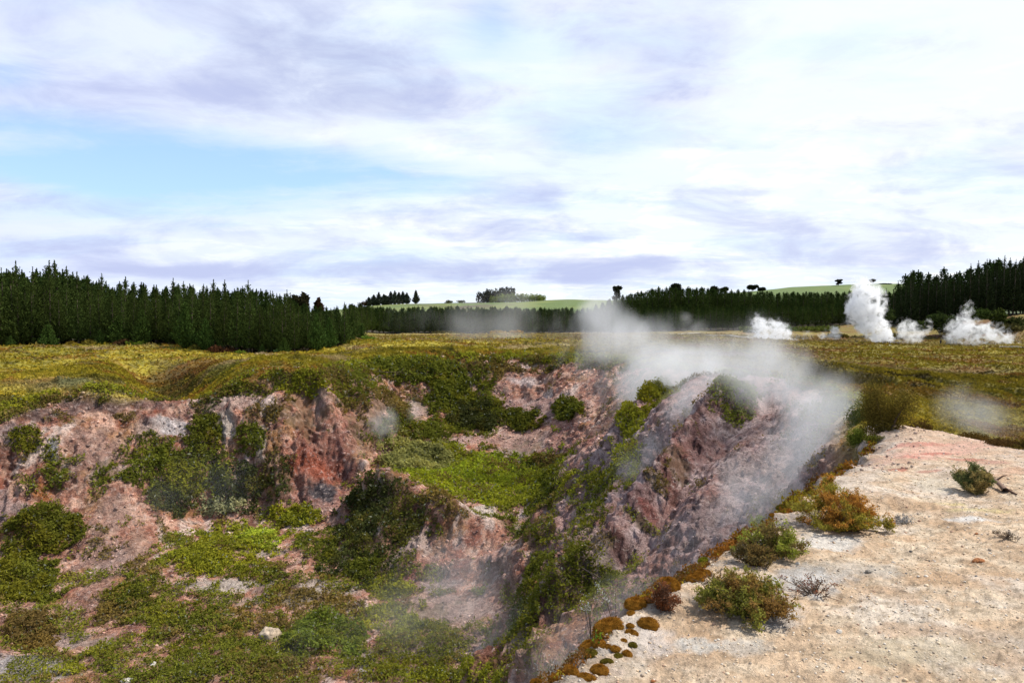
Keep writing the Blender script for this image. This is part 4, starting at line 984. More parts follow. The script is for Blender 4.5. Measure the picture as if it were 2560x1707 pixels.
def tree(name, p, H, Wd, hue, label, kind='round', seed=0, group=None, n=500):
    root = tag(empty(name, tuple(p)), label, 'tree', group); r = np.random.default_rng(seed)
    if kind == 'cone':
        V, c = pine_crown(H, Wd / 2, seed, nb=6, lo=.06, dens_=.28, hue=hue); s_ = 2.2; V = V.reshape(-1, 4, 3); m = V.mean(1, keepdims=True); V = ((V - m) * s_ + m).reshape(-1, 3)
    else:
        if kind == 'round': lobes = [(r.uniform(-.22, .22) * Wd, r.uniform(-.2, .2) * Wd, H * r.uniform(.3, .74), Wd * .27, Wd * .27, H * .28) for _ in range(7)]
        elif kind == 'parasol': lobes = [(r.uniform(-.32, .32) * Wd, r.uniform(-.2, .2) * Wd, H * r.uniform(.55, .84), Wd * .21, Wd * .21, H * .19) for _ in range(8)]
        elif kind == 'ragged': lobes = [(r.uniform(-.25, .25) * Wd, r.uniform(-.2, .2) * Wd, H * z_, Wd * r.uniform(.18, .32), Wd * .25, H * .13) for z_ in (.25, .38, .5, .62, .75, .88, .7, .9)]
        else: lobes = [(x_ * Wd, r.uniform(-.1, .1) * Wd, H * .5, Wd * .27, Wd * .32, H * .5) for x_ in np.linspace(-.34, .34, 3)]
        V, c = crown_blob(lobes, max(H * .06, .45 if p[1] > 500 else .18), n * 2, hue, seed)
    mesh_np('crown', V, quads_n(len(V) // 4), leafm if kind != 'cone' else needlem, c, parent=root)
    tv, tf = tube([(0, 0, -.5), (.02 * H, 0, H * .3), (-.01 * H, 0, H * .6), (0, 0, H * .8)], [H * .035, H * .026, H * .018, H * .006], 6)
    if kind != 'cone':
        mb = MB(); mb.add(tv, tf)
        for j in range(4):
            a = r.uniform(0, 6.28); mb.add(*tube([(0, 0, H * .35), (math.cos(a) * Wd * .15, math.sin(a) * Wd * .15, H * .52), (math.cos(a) * Wd * .3, math.sin(a) * Wd * .3, H * .7)], [H * .018, H * .012, H * .005], 4))
        mb.build('trunk', barkm, root)
    else: mesh_np('trunk', tv, tf, barkm, parent=root)
    return root
# hilltop conifers on the left field (u, top v)
gc_ = 'grey dark conifers of the hilltop clump above the left field'
for i, (u, tv_) in enumerate([(369, 297), (374, 294.5), (379, 292), (384, 294), (388, 296), (391, 291), (395, 290.5), (399, 292), (403, 291), (386, 295), (377, 298), (407, 292.5)]):
    p = hillpt(u, 702 + 6 * (i % 3)); H = Hpx(tv_, p[1], p[2]); tree('conifer_tree', p + [0, 0, -.5], H + .5, 8.5, (.045, .055, .035), 'dark conifer in the small clump on top of the left green field', 'cone', 500 + i, gc_)
p = hillpt(416, 700); tree('conifer_tree', p, Hpx(290, 700, p[2]), 8, (.055, .06, .035), 'lone pale conifer just right of the hilltop clump', 'cone', 520)
for i, (u, tv_, w, hue, lab) in enumerate([(352, 303, 9, (.035, .05, .015), 'low dark bush left end of the hilltop row'), (360, 301.5, 9, (.05, .06, .02), 'round bush in the hilltop row below the conifers'), (365, 300, 8, (.09, .05, .02), 'rusty bush on the hill beside the conifer clump'),
      (449, 299.5, 11, (.09, .09, .03), 'left one of two olive bushes on the bare middle crest'), (461, 299.5, 12, (.10, .095, .03), 'right one of two olive bushes on the bare middle crest')]):
    p = hillpt(u, 700); tree('hill_tree', p + [0, 0, -.6], Hpx(tv_, 700, p[2]) + .6, w, hue, lab, 'round', 540 + i, n=260)
for i, (u, tv_, w, hue, knd, lab, d) in enumerate([(484, 291, 14, (.022, .03, .012), 'block', 'darkest bushy tree at the left end of the hilltop copse', 705), (492, 288.5, 14, (.022, .03, .014), 'block', 'tall dark tree behind the left end of the pale hedge', 712), (499, 290, 12, (.025, .03, .014), 'block', 'dark tree between the copse end and the pale hedge', 712),
      (507, 286, 15, (.02, .03, .014), 'block', 'highest dark tree poking over the pale green copse', 720), (497, 295, 14, (.28, .34, .08), 'block', 'first pale green willow of the hilltop copse', 700), (507, 293, 15, (.27, .34, .08), 'block', 'second pale green willow of the copse counted from the left', 699),
      (517, 292.5, 14, (.30, .36, .09), 'block', 'third pale green willow of the copse counted from the left', 701), (527, 293, 14, (.28, .34, .08), 'block', 'fourth pale green willow of the copse counted from the left', 702), (536, 293.5, 13, (.30, .36, .09), 'block', 'fifth willow, near the right end of the copse', 702), (541, 294.5, 9, (.32, .38, .10), 'block', 'last and lowest willow at the right end of the copse', 703)]):
    p = hillpt(u, d); tree('hill_tree', p + [0, 0, -1.5], Hpx(tv_, d, p[2]) + 1.5, w, hue, lab, knd, 560 + i, n=520)
for i, (u, tv_, w, knd, lab) in enumerate([(617, 286, 12, 'ragged', 'ragged dark tree standing over the left end of the long forest'), (676, 283.5, 14, 'ragged', 'flag shaped dark tree on the skyline above the forest'), (714, 285, 10, 'round', 'narrow dark egg shaped tree on the skyline'), (725, 286.5, 13, 'parasol', 'flat round dark tree right of the egg shaped one'),
      (752, 284, 14, 'parasol', 'domed dark tree with bare stem on the skyline'), (761, 286, 10, 'round', 'low round tree touching the domed skyline tree'), (838, 279, 8.5, 'ragged', 'small wind bent tree alone on the bright green ridge'), (872, 278.5, 8, 'parasol', 'small umbrella shaped tree on the ridge behind the tallest steam'), (885, 283, 14, 'round', 'round dark tree on the ridge beside the right forest')]):
    d = 700; p = hillpt(u, d); z0 = p[2] - (2 if u < 800 else 0)
    tree('hill_tree', (p[0], d, z0), Hpx(tv_, d, z0), w, (.028, .032, .014), lab, knd, 580 + i, n=1300)
for i, (u, tv_, w, knd, hue, lab) in enumerate([(300, 294, 17, 'parasol', (.05, .045, .02), 'broad domed tree rising over the right part of the plantation'), (318, 297, 12, 'round', (.07, .04, .02), 'reddish round tree rising behind the plantation right of the domed one')]):
    d = 260; x = (u - 512) / F * d; tree('hill_tree', (x, d, -5), Hpx(tv_, d, -5), w * .40, hue, lab, knd, 600 + i, n=900)
for i, (u, tv_) in enumerate([(863, 281), (897.5, 280)]):      # poles on the ridge
    p = hillpt(u, 700); tv2, tf2 = tube([(0, 0, 0), (0, 0, Hpx(tv_, 700, p[2]))], [.22, .16], 6); mb = MB(); mb.add(tv2, tf2)
    h_ = Hpx(tv_, 700, p[2]); mb.box(-1.1, 1.1, -.12, .12, h_ - .9, h_ - .65); o = mb.build('power_pole', barkm); o.location = p
    tag(o, ['thin pole on the green ridge left of the umbrella tree', 'thin pole on the green ridge close to the right forest'][i], 'pole', 'poles on the ridge')

# ------------------------------------------------------------------ bushes at the forest edges
def bush(px, py, rx, ry, hue, lab, leaf=None, n=None, name='bush', dmin=24, mat=None, group=None, wide=1.0, dist=None, zoff=0):
    """px,py: middle of the bush (display), rx, ry half sizes"""
    u, v = px * .4354, (py + ry) * .4354
    p = hit(u, v, dmin) if dist is None else np.array(W(u, v, dist)); d = p[1]
    w = rx * .4354 * d / F; h = 2 * ry * .4354 * d / F
    r = np.random.default_rng(int(px * 7 + py))
    lobes = [(r.uniform(-.55, .55) * w, r.uniform(-.4, .4) * w, h * r.uniform(.12, .62), w * .5, w * .45, h * .36) for _ in range(8)]
    lf = leaf or 1.25 * d / F
    n = n or int(min(16000, 3.2 * rx * ry * .19 * 4 + 120))
    V, c = crown_blob(lobes, lf, n, hue, int(px + py), shell=.5)
    V[:, 2] = np.maximum(V[:, 2], -.1)
    root = tag(empty(name, tuple(p + [0, 0, zoff])), lab, 'bush' if name != 'gorse_bush' else 'gorse', group)
    mesh_np('foliage', V, quads_n(len(V) // 4), mat or leafm, c, parent=root)
    mb = MB()
    for j in range(5):
        l = lobes[j]; mb.add(*tube([(l[0] * .1, l[1] * .1, -.1), (l[0] * .5, l[1] * .5, l[2] * .5), (l[0], l[1], l[2])], [h * .02 + .004, h * .015 + .003, h * .005 + .001], 4))
    mb.build('stems', barkm, root)
    return root
YG = (.18, .24, .03); OC = (.26, .19, .03)
for a in [(315, 781, 26, 7, YG, 'bright lime bush at the foot of the plantation left of centre'), (283, 786, 24, 9, (.13, .075, .03), 'brown bush beside the lime bush under the plantation'), (160, 790, 20, 8, OC, 'ochre tuft bush at the plantation edge'), (205, 788, 28, 9, (.22, .18, .03), 'yellowish mound bush at the plantation edge'),
          (505, 815, 34, 9, (.15, .07, .03), 'rusty brown bush on the plain before the plantation'), (452, 810, 14, 8, (.16, .15, .03), 'yellow green tuft left of the rusty bush'), (553, 790, 12, 6, YG, 'small lime bush under the dark pines'), (640, 792, 10, 7, (.10, .16, .05), 'blue green tuft near the bare pine trunk'),
          (795, 776, 20, 7, YG, 'left lime bush right of the plantation corner'), (850, 774, 22, 7, (.15, .22, .03), 'right lime bush right of the plantation corner'), (1150, 760, 26, 4, (.45, .27, .03), 'orange flowering bush at the foot of the middle forest'), (1185, 761, 18, 4, (.50, .30, .03), 'brightest orange flowering bush, right of its larger neighbour'),
          (1040, 770, 60, 4, (.12, .10, .03), 'long low olive hedge at the foot of the middle forest'), (1730, 752, 30, 7, (.13, .17, .03), 'green bush at the forest foot left of the boardwalk steam'), (1800, 745, 26, 10, (.09, .17, .03), 'rounded fresh green bush below the dark forest'), (1990, 738, 30, 14, (.07, .09, .025), 'dark bush at the foot of the tallest steam column'),
          (1870, 758, 60, 7, (.15, .19, .04), 'long light green bush between boardwalk and forest'), (1925, 770, 22, 7, (.14, .11, .02), 'olive mound bush left of the tall steam'), (2050, 775, 24, 8, (.13, .11, .02), 'olive bush right of the tall steam vent'), (2100, 745, 40, 14, (.06, .085, .02), 'green bush at the foot of the right forest by the small steam'),
          (2170, 735, 50, 20, (.045, .065, .018), 'large dark bush below the right forest'), (2250, 715, 34, 16, (.06, .09, .02), 'round green bush on the slope under the right forest'), (2290, 722, 24, 20, (.08, .11, .025), 'lighter round bush near the right edge on the slope'), (2340, 740, 30, 14, (.06, .07, .02), 'bush touching the right picture edge under the forest'),
          (2210, 752, 60, 12, (.08, .075, .025), 'wide brownish scrub bush on the slope behind the right steam'), (2310, 757, 50, 10, (.10, .09, .03), 'low olive bush right of the wide brownish one'), (2030, 715, 30, 18, (.05, .07, .02), 'dark bush half hidden by the tallest steam')]:
    px, py = a[0], a[1]
    dist = {True: None}.get(False)
    if py < 775 and px > 1950: dist = 238
    elif 1700 < px: dist = 262 if py < 765 else 232
    elif 900 < px: dist = 312
    elif px > 780: dist = 175
    else: dist = front_row(px * .4354) - 3.5
    u = px * .4354; x = (u - 512) / F * dist
    r_ = bush(*a, dist=dist)
    r_.location.z = max(gz(x, dist), r_.location.z if px > 1950 and py < 760 else -99) - .1
# ------------------------------------------------------------------ boardwalks, rail, visitors
deckm = plain_mat('pale_boardwalk_wood', (.62, .56, .48)); railm = plain_mat('grey_rail_wood', (.20, .18, .16))
def boardwalk(pts, label):
    root = tag(empty('boardwalk', (pts[0][0], pts[0][1], gz(*pts[0]))), label, 'boardwalk'); dk = MB(); st = MB()
    L0 = np.array(pts[0])
    for a, b in zip(pts[:-1], pts[1:]):
        a = np.array(a, float); b = np.array(b, float); L = np.linalg.norm(b - a); t = (b - a) / L; n_ = np.array([-t[1], t[0]]); k = int(L / .34)
        for j in range(k):
            c0 = a + t * j * L / k; c1 = c0 + t * (L / k - .02); z = max(gz(*c0), gz(*c1)) + .45 - gz(*pts[0])
            q = [c0 - n_ * .75 - L0, c1 - n_ * .75 - L0, c1 + n_ * .75 - L0, c0 + n_ * .75 - L0]
            dk.add([(*p, z) for p in q] + [(*p, z + .05) for p in q], [(0, 3, 2, 1), (4, 5, 6, 7), (0, 1, 5, 4), (1, 2, 6, 5), (2, 3, 7, 6), (3, 0, 4, 7)])
            for sgn in (-1, 1):
                e0 = c0 + n_ * .72 * sgn - L0; e1 = e0 + t * (L / k); w = n_ * .05
                if j % 4 == 0: st.box(e0[0] - .05, e0[0] + .05, e0[1] - .05, e0[1] + .05, z - .9, z - .003)
                q2 = [e0 - w, e1 - w, e1 + w, e0 + w]
                st.add([(*p, z + .053) for p in q2] + [(*p, z + .17) for p in q2], [(0, 3, 2, 1), (4, 5, 6, 7), (0, 1, 5, 4), (1, 2, 6, 5), (2, 3, 7, 6), (3, 0, 4, 7)])
    dk.build('deck', deckm, root); st.build('kerb', deckm, root)
def XY(u, d): return ((u - 512) / F * d, d)
boardwalk([XY(706, 205), XY(726, 202), XY(752, 193)], 'long pale boardwalk crossing the plain left of the bright steam')
boardwalk([XY(680, 235), XY(699, 240)], 'short pale boardwalk piece behind the long one, nearer the forest')
boardwalk([XY(884, 212), XY(900, 209)], 'short white boardwalk section below the tallest steam column')
boardwalk([XY(1000, 190), XY(1030, 186)], 'boardwalk section near the right edge beyond the lone visitor')
def rail(u0, u1, d, label, nposts=4):
    a = np.array(XY(u0, d)); b = np.array(XY(u1, d)); z0 = gz(*((a + b) / 2)); root = tag(empty('handrail', (a[0], a[1], z0)), label, 'handrail')
    for j in range(nposts):
        p = (b - a) * j / (nposts - 1); mb = MB(); mb.box(p[0] - .07, p[0] + .07, p[1] - .07, p[1] + .07, -.2, 1.1); mb.build('post', railm, root)
    mb = MB(); L = b[0] - a[0]
    for zz in (.55, 1.103): mb.box(-.1, L + .1, -.06, .06, zz, zz + .12)
    mb.build('rail', railm, root)
rail(947, 957, 215, 'small low wooden rail beside the lone dark visitor'); rail(797, 808, 225, 'dark wooden fence rail in the thin steam behind the boardwalk', 6)
skinm = plain_mat('skin', (.42, .26, .18), .6); clothm = plain_mat('dark_clothing', (.018, .02, .035), .9); hairm = plain_mat('dark_hair', (.03, .02, .015), .8)
def person(x, y, face, label, h=1.72):
    z = gz(x, y); root = tag(empty('person', (x, y, z), face), label, 'person')
    J = {'pel': (0, 0, .93), 'spine': (0, 0, 1.15), 'chest': (0, 0, 1.36), 'neck': (0, 0, 1.50), 'head': (0, .015, 1.60), 'top': (0, .01, 1.71)}
    R_ = {'pel': .15, 'spine': .135, 'chest': .16, 'neck': .06, 'head': .095, 'top': .075}
    E = [('pel', 'spine'), ('spine', 'chest'), ('chest', 'neck'), ('neck', 'head'), ('head', 'top')]
    for s, n_ in ((-1, 'l'), (1, 'r')):
        for k_, p_, r_ in (('sh', (s * .19, 0, 1.42), .065), ('el', (s * .25, .02, 1.14), .048), ('wr', (s * .25, .10, .90), .034), ('hd', (s * .245, .13, .80), .036), ('hip', (s * .10, 0, .88), .10), ('kn', (s * .12, .03 * s, .50), .065), ('an', (s * .12, -.02 + .04 * s, .09), .045), ('toe', (s * .13, .14 + .04 * s, .04), .04)):
            J[k_ + n_] = p_; R_[k_ + n_] = r_
        E += [('chest', 'sh' + n_), ('sh' + n_, 'el' + n_), ('el' + n_, 'wr' + n_), ('wr' + n_, 'hd' + n_), ('pel', 'hip' + n_), ('hip' + n_, 'kn' + n_), ('kn' + n_, 'an' + n_), ('an' + n_, 'toe' + n_)]
    names = list(J)
    def skinned(nm, keys, grow, mat, sub=1):
        ks = [k_ for k_ in names if k_ in keys]; me = bpy.data.meshes.new(nm); me.from_pydata([Vector(J[k_]) * (h / 1.76) for k_ in ks], [(ks.index(a), ks.index(b)) for a, b in E if a in ks and b in ks], [])
        o = bpy.data.objects.new(nm, me); col.objects.link(o); o.parent = root; md = o.modifiers.new('skin', 'SKIN'); md.use_smooth_shade = True
        for i, k_ in enumerate(ks): me.skin_vertices[0].data[i].radius = (R_[k_] + grow,) * 2; me.skin_vertices[0].data[i].use_root = (i == 0)
        s_ = o.modifiers.new('sub', 'SUBSURF'); s_.levels = 1; s_.render_levels = sub; me.materials.append(mat); return o
    skinned('body', set(names), 0, skinm)
    skinned('jacket', {'pel', 'spine', 'chest', 'shl', 'shr', 'ell', 'elr', 'wrl', 'wrr'}, .022, clothm)
    skinned('trousers', {'pel', 'hipl', 'hipr', 'knl', 'knr', 'anl', 'anr'}, .018, clothm)
    hv, hc2 = crown_blob([(0, -.02, 1.62, .10, .105, .11)], .02, 500, (1, 1, 1), 3); mesh_np('hair', hv * (h / 1.76), quads_n(len(hv) // 4), hairm, parent=root)
p_ = XY(940.8, 213); person(*p_, R(20), 'lone person in dark clothes standing on the plain at the right', 1.75)
p_ = XY(775.8, 215); person(*p_, R(-30), 'dark clothed person standing in the bright steam by the boardwalk')
p_ = XY(767, 216); person(*p_, R(60), 'person barely visible at the left in the bright steam', 1.6)
# ------------------------------------------------------------------ plants, moss and stones of the pale bank
def z8(x, y): return (x / 2.219 + 1500) * .4, (y / 2.219 + 1050) * .4
def z7(x, y): return (x / 2.613 + 900) * .4, (y / 2.613 + 1200) * .4
def twig_shrub(base, w, h, hue, label, seed, nst=26, leafs=9000, lean=(0, 0), lsz=.012, dry=0.0, name='shrub', hue2=None, spread=1.0, cat='shrub', twigm=None, ww=None):
    r = np.random.default_rng(seed); p = np.asarray(base, float); ww = ww or w
    mb = MB(); tips = []; 
    for j in range(nst):
        a = r.uniform(0, 6.283); out = r.uniform(.1, 1.0) ** .8 * spread * r.uniform(.75, 1.2); hh = h * (1.0 - .5 * out) * r.uniform(.55, 1.2)
        e = np.array([math.cos(a) * out * w * .5 + lean[0] * w, math.sin(a) * out * ww * .5 + lean[1] * w, hh])
        s0 = np.array([e[0] * .08, e[1] * .08, -.03]); m1 = e * [.45, .45, .35] + r.normal(size=3) * h * .05; m2 = e * [.8, .8, .72] + r.normal(size=3) * h * .06
        pts = [s0, m1, m2, e]; th = .006 + .006 * h
        mb.add(*tube(pts, [th, th * .7, th * .45, th * .2], 3)); tips.append((m1, m2)); tips.append((m2, e))
        for q in range(7):
            t = r.uniform(.25, 1); b0 = m1 + (e - m1) * t if t > .5 else s0 + (m1 - s0) * (t * 2); dr = r.normal(size=3) * [1, 1, .6]; dr /= np.linalg.norm(dr); dr = dr * h * r.uniform(.12, .34) + np.array([0, 0, h * .10])
            b1 = b0 + dr * .55 + r.normal(size=3) * h * .02; b2 = b0 + dr
            mb.add(*tube([b0, b1, b2], [th * .4, th * .28, th * .12], 3)); tips.append((b0, b1)); tips.append((b1, b2))
    root = tag(empty(name, tuple(p)), label, cat)
    st = mb.build('stems', twigm or barkm, root)
    if leafs:
        k = r.integers(0, len(tips), leafs); A0 = np.array([t[0] for t in tips])[k]; B0 = np.array([t[1] for t in tips])[k]
        P = A0 + (B0 - A0) * r.uniform(0, 1, leafs)[:, None] + r.normal(size=(leafs, 3)) * lsz * 1.4
        P = P[P[:, 2] > -.03]
        V = leaf_quads(P, (B0 - A0)[:len(P)] * 0 + [0, 0, .6], lsz * 1.15, .42, r)
        mixv = sst(fbm(P + seed, 2.2 / max(h, .3), 3, seed, .6), .42, .58)
        c = 1.7 * lerp(np.tile(np.array(hue), (len(P), 1)), hue2 or tuple(np.array(hue) * .6), mixv) * r.uniform(.6, 1.5, len(P))[:, None]
        mesh_np('foliage', V, quads_n(len(P)), leafm, np.repeat(c, 4, 0), parent=root)
    return root
def bpos(u, v, dmin=5): 
    p = hit(u, v, dmin); return p
OL, RU = (.22, .19, .03), (.30, .155, .03)
def bank_shrub(zx, zy, rx, ry, **kw):
    """base point in the enlarged bank picture, half width and full height there"""
    u, v = z8(zx, zy); p = bpos(u, v); s = .4 / 2.219 * p[1] / F
    return twig_shrub(p, 2 * rx * s, ry * s, **kw)
bank_shrub(1320, 600, 215, 235, hue=OL, hue2=RU, label='big olive and orange heathy shrub growing on the pale bank', seed=1, nst=60, leafs=34000, spread=1.15)
bank_shrub(1262, 410, 60, 110, hue=OL, hue2=RU, label='small rusty tuft shrub on the lip above the big orange shrub', seed=2, nst=16, leafs=3500)
bank_shrub(985, 740, 170, 170, hue=(.19, .20, .03), hue2=(.13, .09, .03), label='straggly yellow green shrub leaning over the lip below the big orange shrub', seed=3, nst=44, leafs=11000, spread=1.35)
bank_shrub(820, 1080, 210, 250, hue=(.17, .165, .03), hue2=(.20, .12, .035), label='wide dark olive shrub nearest the bottom of the bank', seed=4, nst=60, leafs=19000, spread=1.25)
bank_shrub(650, 1010, 110, 180, hue=(.10, .07, .04), hue2=(.16, .13, .09), label='bare grey brown twigs left of the wide olive shrub', seed=5, nst=22, leafs=500, lsz=.009, cat='shrub', twigm=barkm)
bank_shrub(1190, 960, 190, 90, hue=(.20, .08, .04), hue2=(.12, .08, .05), label='dry reddish twigs lying on the pale bank right of the olive shrub', seed=6, nst=20, leafs=700, lsz=.009)
bank_shrub(2085, 400, 120, 140, hue=(.10, .115, .04), hue2=(.22, .17, .06), label='grey green bush beside the fallen branch at the right of the bank', seed=7, nst=44, leafs=18000, lsz=.012)
bank_shrub(355, 1055, 75, 150, hue=(.20, .085, .03), hue2=(.12, .06, .03), label='thin rust red heath plant on the lip above the moss cushions', seed=8, nst=30, leafs=5000, lsz=.009)
bank_shrub(850, 800, 130, 130, hue=(.15, .10, .03), hue2=(.10, .08, .03), label='brown twiggy plant between the straggly and the wide olive shrub', seed=9, nst=34, leafs=7000, lsz=.010)
bank_shrub(880, 610, 60, 80, hue=(.28, .32, .03), hue2=(.22, .26, .02), label='lime green leafy cushion on the lip halfway up the edge', seed=10, nst=18, leafs=3000, lsz=.014)
# grey dead heap and grey twig
bank_shrub(1700, 570, 75, 50, hue=(.20, .20, .20), hue2=(.12, .12, .12), label='small heap of grey dead twigs in the middle of the bank', seed=11, nst=18, leafs=500, lsz=.009, twigm=palem)
bank_shrub(2250, 655, 80, 40, hue=(.16, .12, .08), hue2=(.12, .10, .08), label='flat dry twig litter near the right edge of the bank', seed=12, nst=14, leafs=500, lsz=.009)
# fallen branch
u, v = z8(2140, 330); pA = bpos(u, v); u, v = z8(2250, 405); pB = bpos(u, v)
mb = MB(); dA = pB - pA; dl = np.linalg.norm(dA)
mb.add(*tube([(0, 0, .16), dA * .35 + [0, 0, .12], dA * .7 + [0.02, 0, .07], dA + [0, 0, .05]], [.018, .03, .04, .05], 7)); mb.add(*tube([dA * .5 + [0, 0, .1], dA * .62 + [.12, .05, .2], dA * .7 + [.2, .1, .22]], [.02, .014, .006], 5)); mb.add(*tube([dA * .8 + [0, 0, .06], dA + [.1, -.12, .02]], [.03, .012], 5))
o = mb.build('fallen_branch', plain_mat('dead_branch_wood', (.20, .12, .08))); o.location = pA; tag(o, 'fallen brown branch lying against the grey green bush', 'branch')
# bushes behind the bank and round its far corner
for a in [(2035, 950, 60, 66, (.19, .15, .03), 'large twiggy olive bush at the far corner of the bank', 17.9), (1985, 900, 44, 36, (.11, .13, .03), 'bush in the steam just left of the large corner bush', 21), (1965, 965, 30, 28, (.17, .20, .03), 'pale green bush on the slope below the corner bush', 18.6),
          (2105, 960, 40, 28, (.14, .09, .025), 'brown heath bush right of the large corner bush', 19.5), (2155, 972, 26, 20, (.13, .12, .03), 'small twiggy bush left of the thin ground steam', 19), (2010, 1000, 28, 12, (.19, .20, .03), 'low lime tuft at the corner where bank and slope meet', 17.3),
          (2230, 992, 60, 14, (.16, .10, .025), 'long low brown bush hiding the back edge of the bank', 17.2), (2300, 1008, 60, 14, (.13, .08, .025), 'dark rusty bush at the right end of the bank back edge', 16), (2350, 1016, 40, 16, (.12, .085, .02), 'bush cut by the right picture edge behind the bank', 15.6), (2265, 970, 40, 10, (.12, .12, .03), 'olive tuft seen through the thin ground steam', 22),
          (1860, 895, 50, 16, (.15, .15, .03), 'mossy hump bush in the steam right of the peak', 33), (1930, 915, 36, 20, (.12, .13, .03), 'faint green bush in the densest steam', 25)]:
    *b_, dist = a
    rb = bush(*b_, dist=dist, leaf=.019 if dist < 25 else .03, n=int(6 * a[2] * a[3] * .19 * 4))
    rb.location.z = gz(rb.location.x, rb.location.y) - .05
# sprays with tiny white flowers over the edge
for i, (zx, zy, hh, lab) in enumerate([(1610, 800, 150, 'sprig with tiny white flowers rising against the ravine above the moss'), (1240, 1300, 170, 'leaning sprig with tiny white flowers at the bottom of the lip'), (1450, 830, 90, 'thin sprig with white flowers in the fog left of the taller one'), (1330, 1250, 120, 'second white flowered sprig near the bottom of the lip')]):
    u, v = z7(zx + 60, zy + 40); r = np.random.default_rng(40 + i); d = float(np.interp(u, [480, 544, 579, 610, 653], [5.1, 5.6, 6.0, 6.6, 7.4])) + .25
    base = np.array(W(u, v, d)); s = .4 / 2.613 * d / F; mb = MB(); fl = []
    for j in range(6):
        e = np.array([r.normal() * .12 - .08, r.normal() * .08, 0]) + [0, 0, hh * s * r.uniform(.7, 1.1)]
        mb.add(*tube([(0, 0, -.25), e * .5 + r.normal(size=3) * .01, e], [.003, .002, .001], 3)); k = 26; t = r.uniform(.3, 1, k)[:, None]; fl.append(e * t + r.normal(size=(k, 3)) * .009)
    root = tag(empty('flowering_sprig', tuple(base)), lab, 'plant'); mb.build('stems', barkm, root); P = np.concatenate(fl); V = leaf_quads(P, np.array([0, -.5, .5]), .0055, .6, r)
    c = np.where((r.uniform(size=len(P)) < .5)[:, None], [[.75, .75, .68]], [[.18, .2, .08]]); mesh_np('flowers', V, quads_n(len(P)), leafm, np.repeat(c, 4, 0), parent=root)
# leafy green sprig in the moss
u, v = z7(1545, 1100); p = np.array(W(u, v, 6.15)); r = np.random.default_rng(5); mb = MB(); P = []
for j in range(7):
    e = np.array([r.normal() * .03, r.normal() * .03, r.uniform(.06, .16)]); mb.add(*tube([(0, 0, -.02), e * .5, e], [.004, .003, .002], 3)); P.append(e * np.linspace(.1, 1, 14)[:, None] + r.normal(size=(14, 3)) * .007)
root = tag(empty('leafy_sprig', tuple(p)), 'fresh lime green leafy sprig sprouting from the brown moss', 'plant'); mb.build('stems', barkm, root); P = np.concatenate(P); V = leaf_quads(P, np.array([0, -.6, .5]), .009, .7, r); mesh_np('foliage', V, quads_n(len(P)), leafm, np.tile([.20, .34, .03], (len(P) * 4, 1)), parent=root)

# moss cushions
mossm, nt = new_mat('brown_moss'); at = N(nt, 'ShaderNodeVertexColor', layer_name='Col'); b = N(nt, 'ShaderNodeBsdfDiffuse', inp={'Color': at.outputs[0], 'Roughness': 1.0}); N(nt, 'ShaderNodeOutputMaterial', inp={0: b.outputs[0]})
def moss_mesh(seed, hue=(.31, .14, .02)):
    r = np.random.default_rng(seed); n1, n2 = 26, 40; V = []; 
    th = np.linspace(0, math.pi * .58, n1); ph = np.linspace(0, 2 * math.pi, n2, endpoint=False)
    T, Pp_ = np.meshgrid(th, ph, indexing='ij'); D_ = np.stack([np.sin(T) * np.cos(Pp_), np.sin(T) * np.sin(Pp_), np.cos(T)], -1).reshape(-1, 3)
    rr = .8 + .35 * fbm(D_ + seed, 1.5, 4, seed, .6) + .22 * ridged(D_ + seed, 3.2, 4, seed); V = D_ * rr[:, None] * [1, 1, .85]
    idx = np.arange(n1 * n2).reshape(n1, n2); Fm = np.stack([idx[:-1], np.roll(idx[:-1], -1, 1), np.roll(idx[1:], -1, 1), idx[1:]], -1).reshape(-1, 4)
    c0 = lerp(np.tile(np.array(hue) * .55, (len(V), 1)), np.array(hue), sst(fbm(V, 3, 3, seed), .4, .6))
    m = 2600; k = r.integers(0, len(V), m); P = V[k] + r.normal(size=(m, 3)) * .03; dn = P / np.linalg.norm(P, axis=1, keepdims=True); L_ = r.uniform(.06, .14, m)[:, None]; sd2 = np.cross(dn, r.normal(size=(m, 3))); sd2 /= np.linalg.norm(sd2, axis=1, keepdims=True)
    fz = np.stack([P - sd2 * .018, P + sd2 * .018, P + dn * L_ + sd2 * .006, P + dn * L_ - sd2 * .006], 1).reshape(-1, 3)
    cf = np.repeat(np.array(hue)[None] * r.uniform(.5, 1.7, m)[:, None], 4, 0)
    VV = np.concatenate([V, fz]); FF = np.concatenate([Fm, quads_n(m) + len(V)]); return VV, FF, np.concatenate([c0, cf])
mm = [moss_mesh(s) for s in (3, 8, 13)] + [moss_mesh(21, (.17, .13, .02)), moss_mesh(23, (.26, .25, .02))]
moss_src = []
for VV, FF, CC in mm:
    o = mesh_np('moss_cushion', VV, FF, mossm, CC, True, link=False); moss_src.append(o)
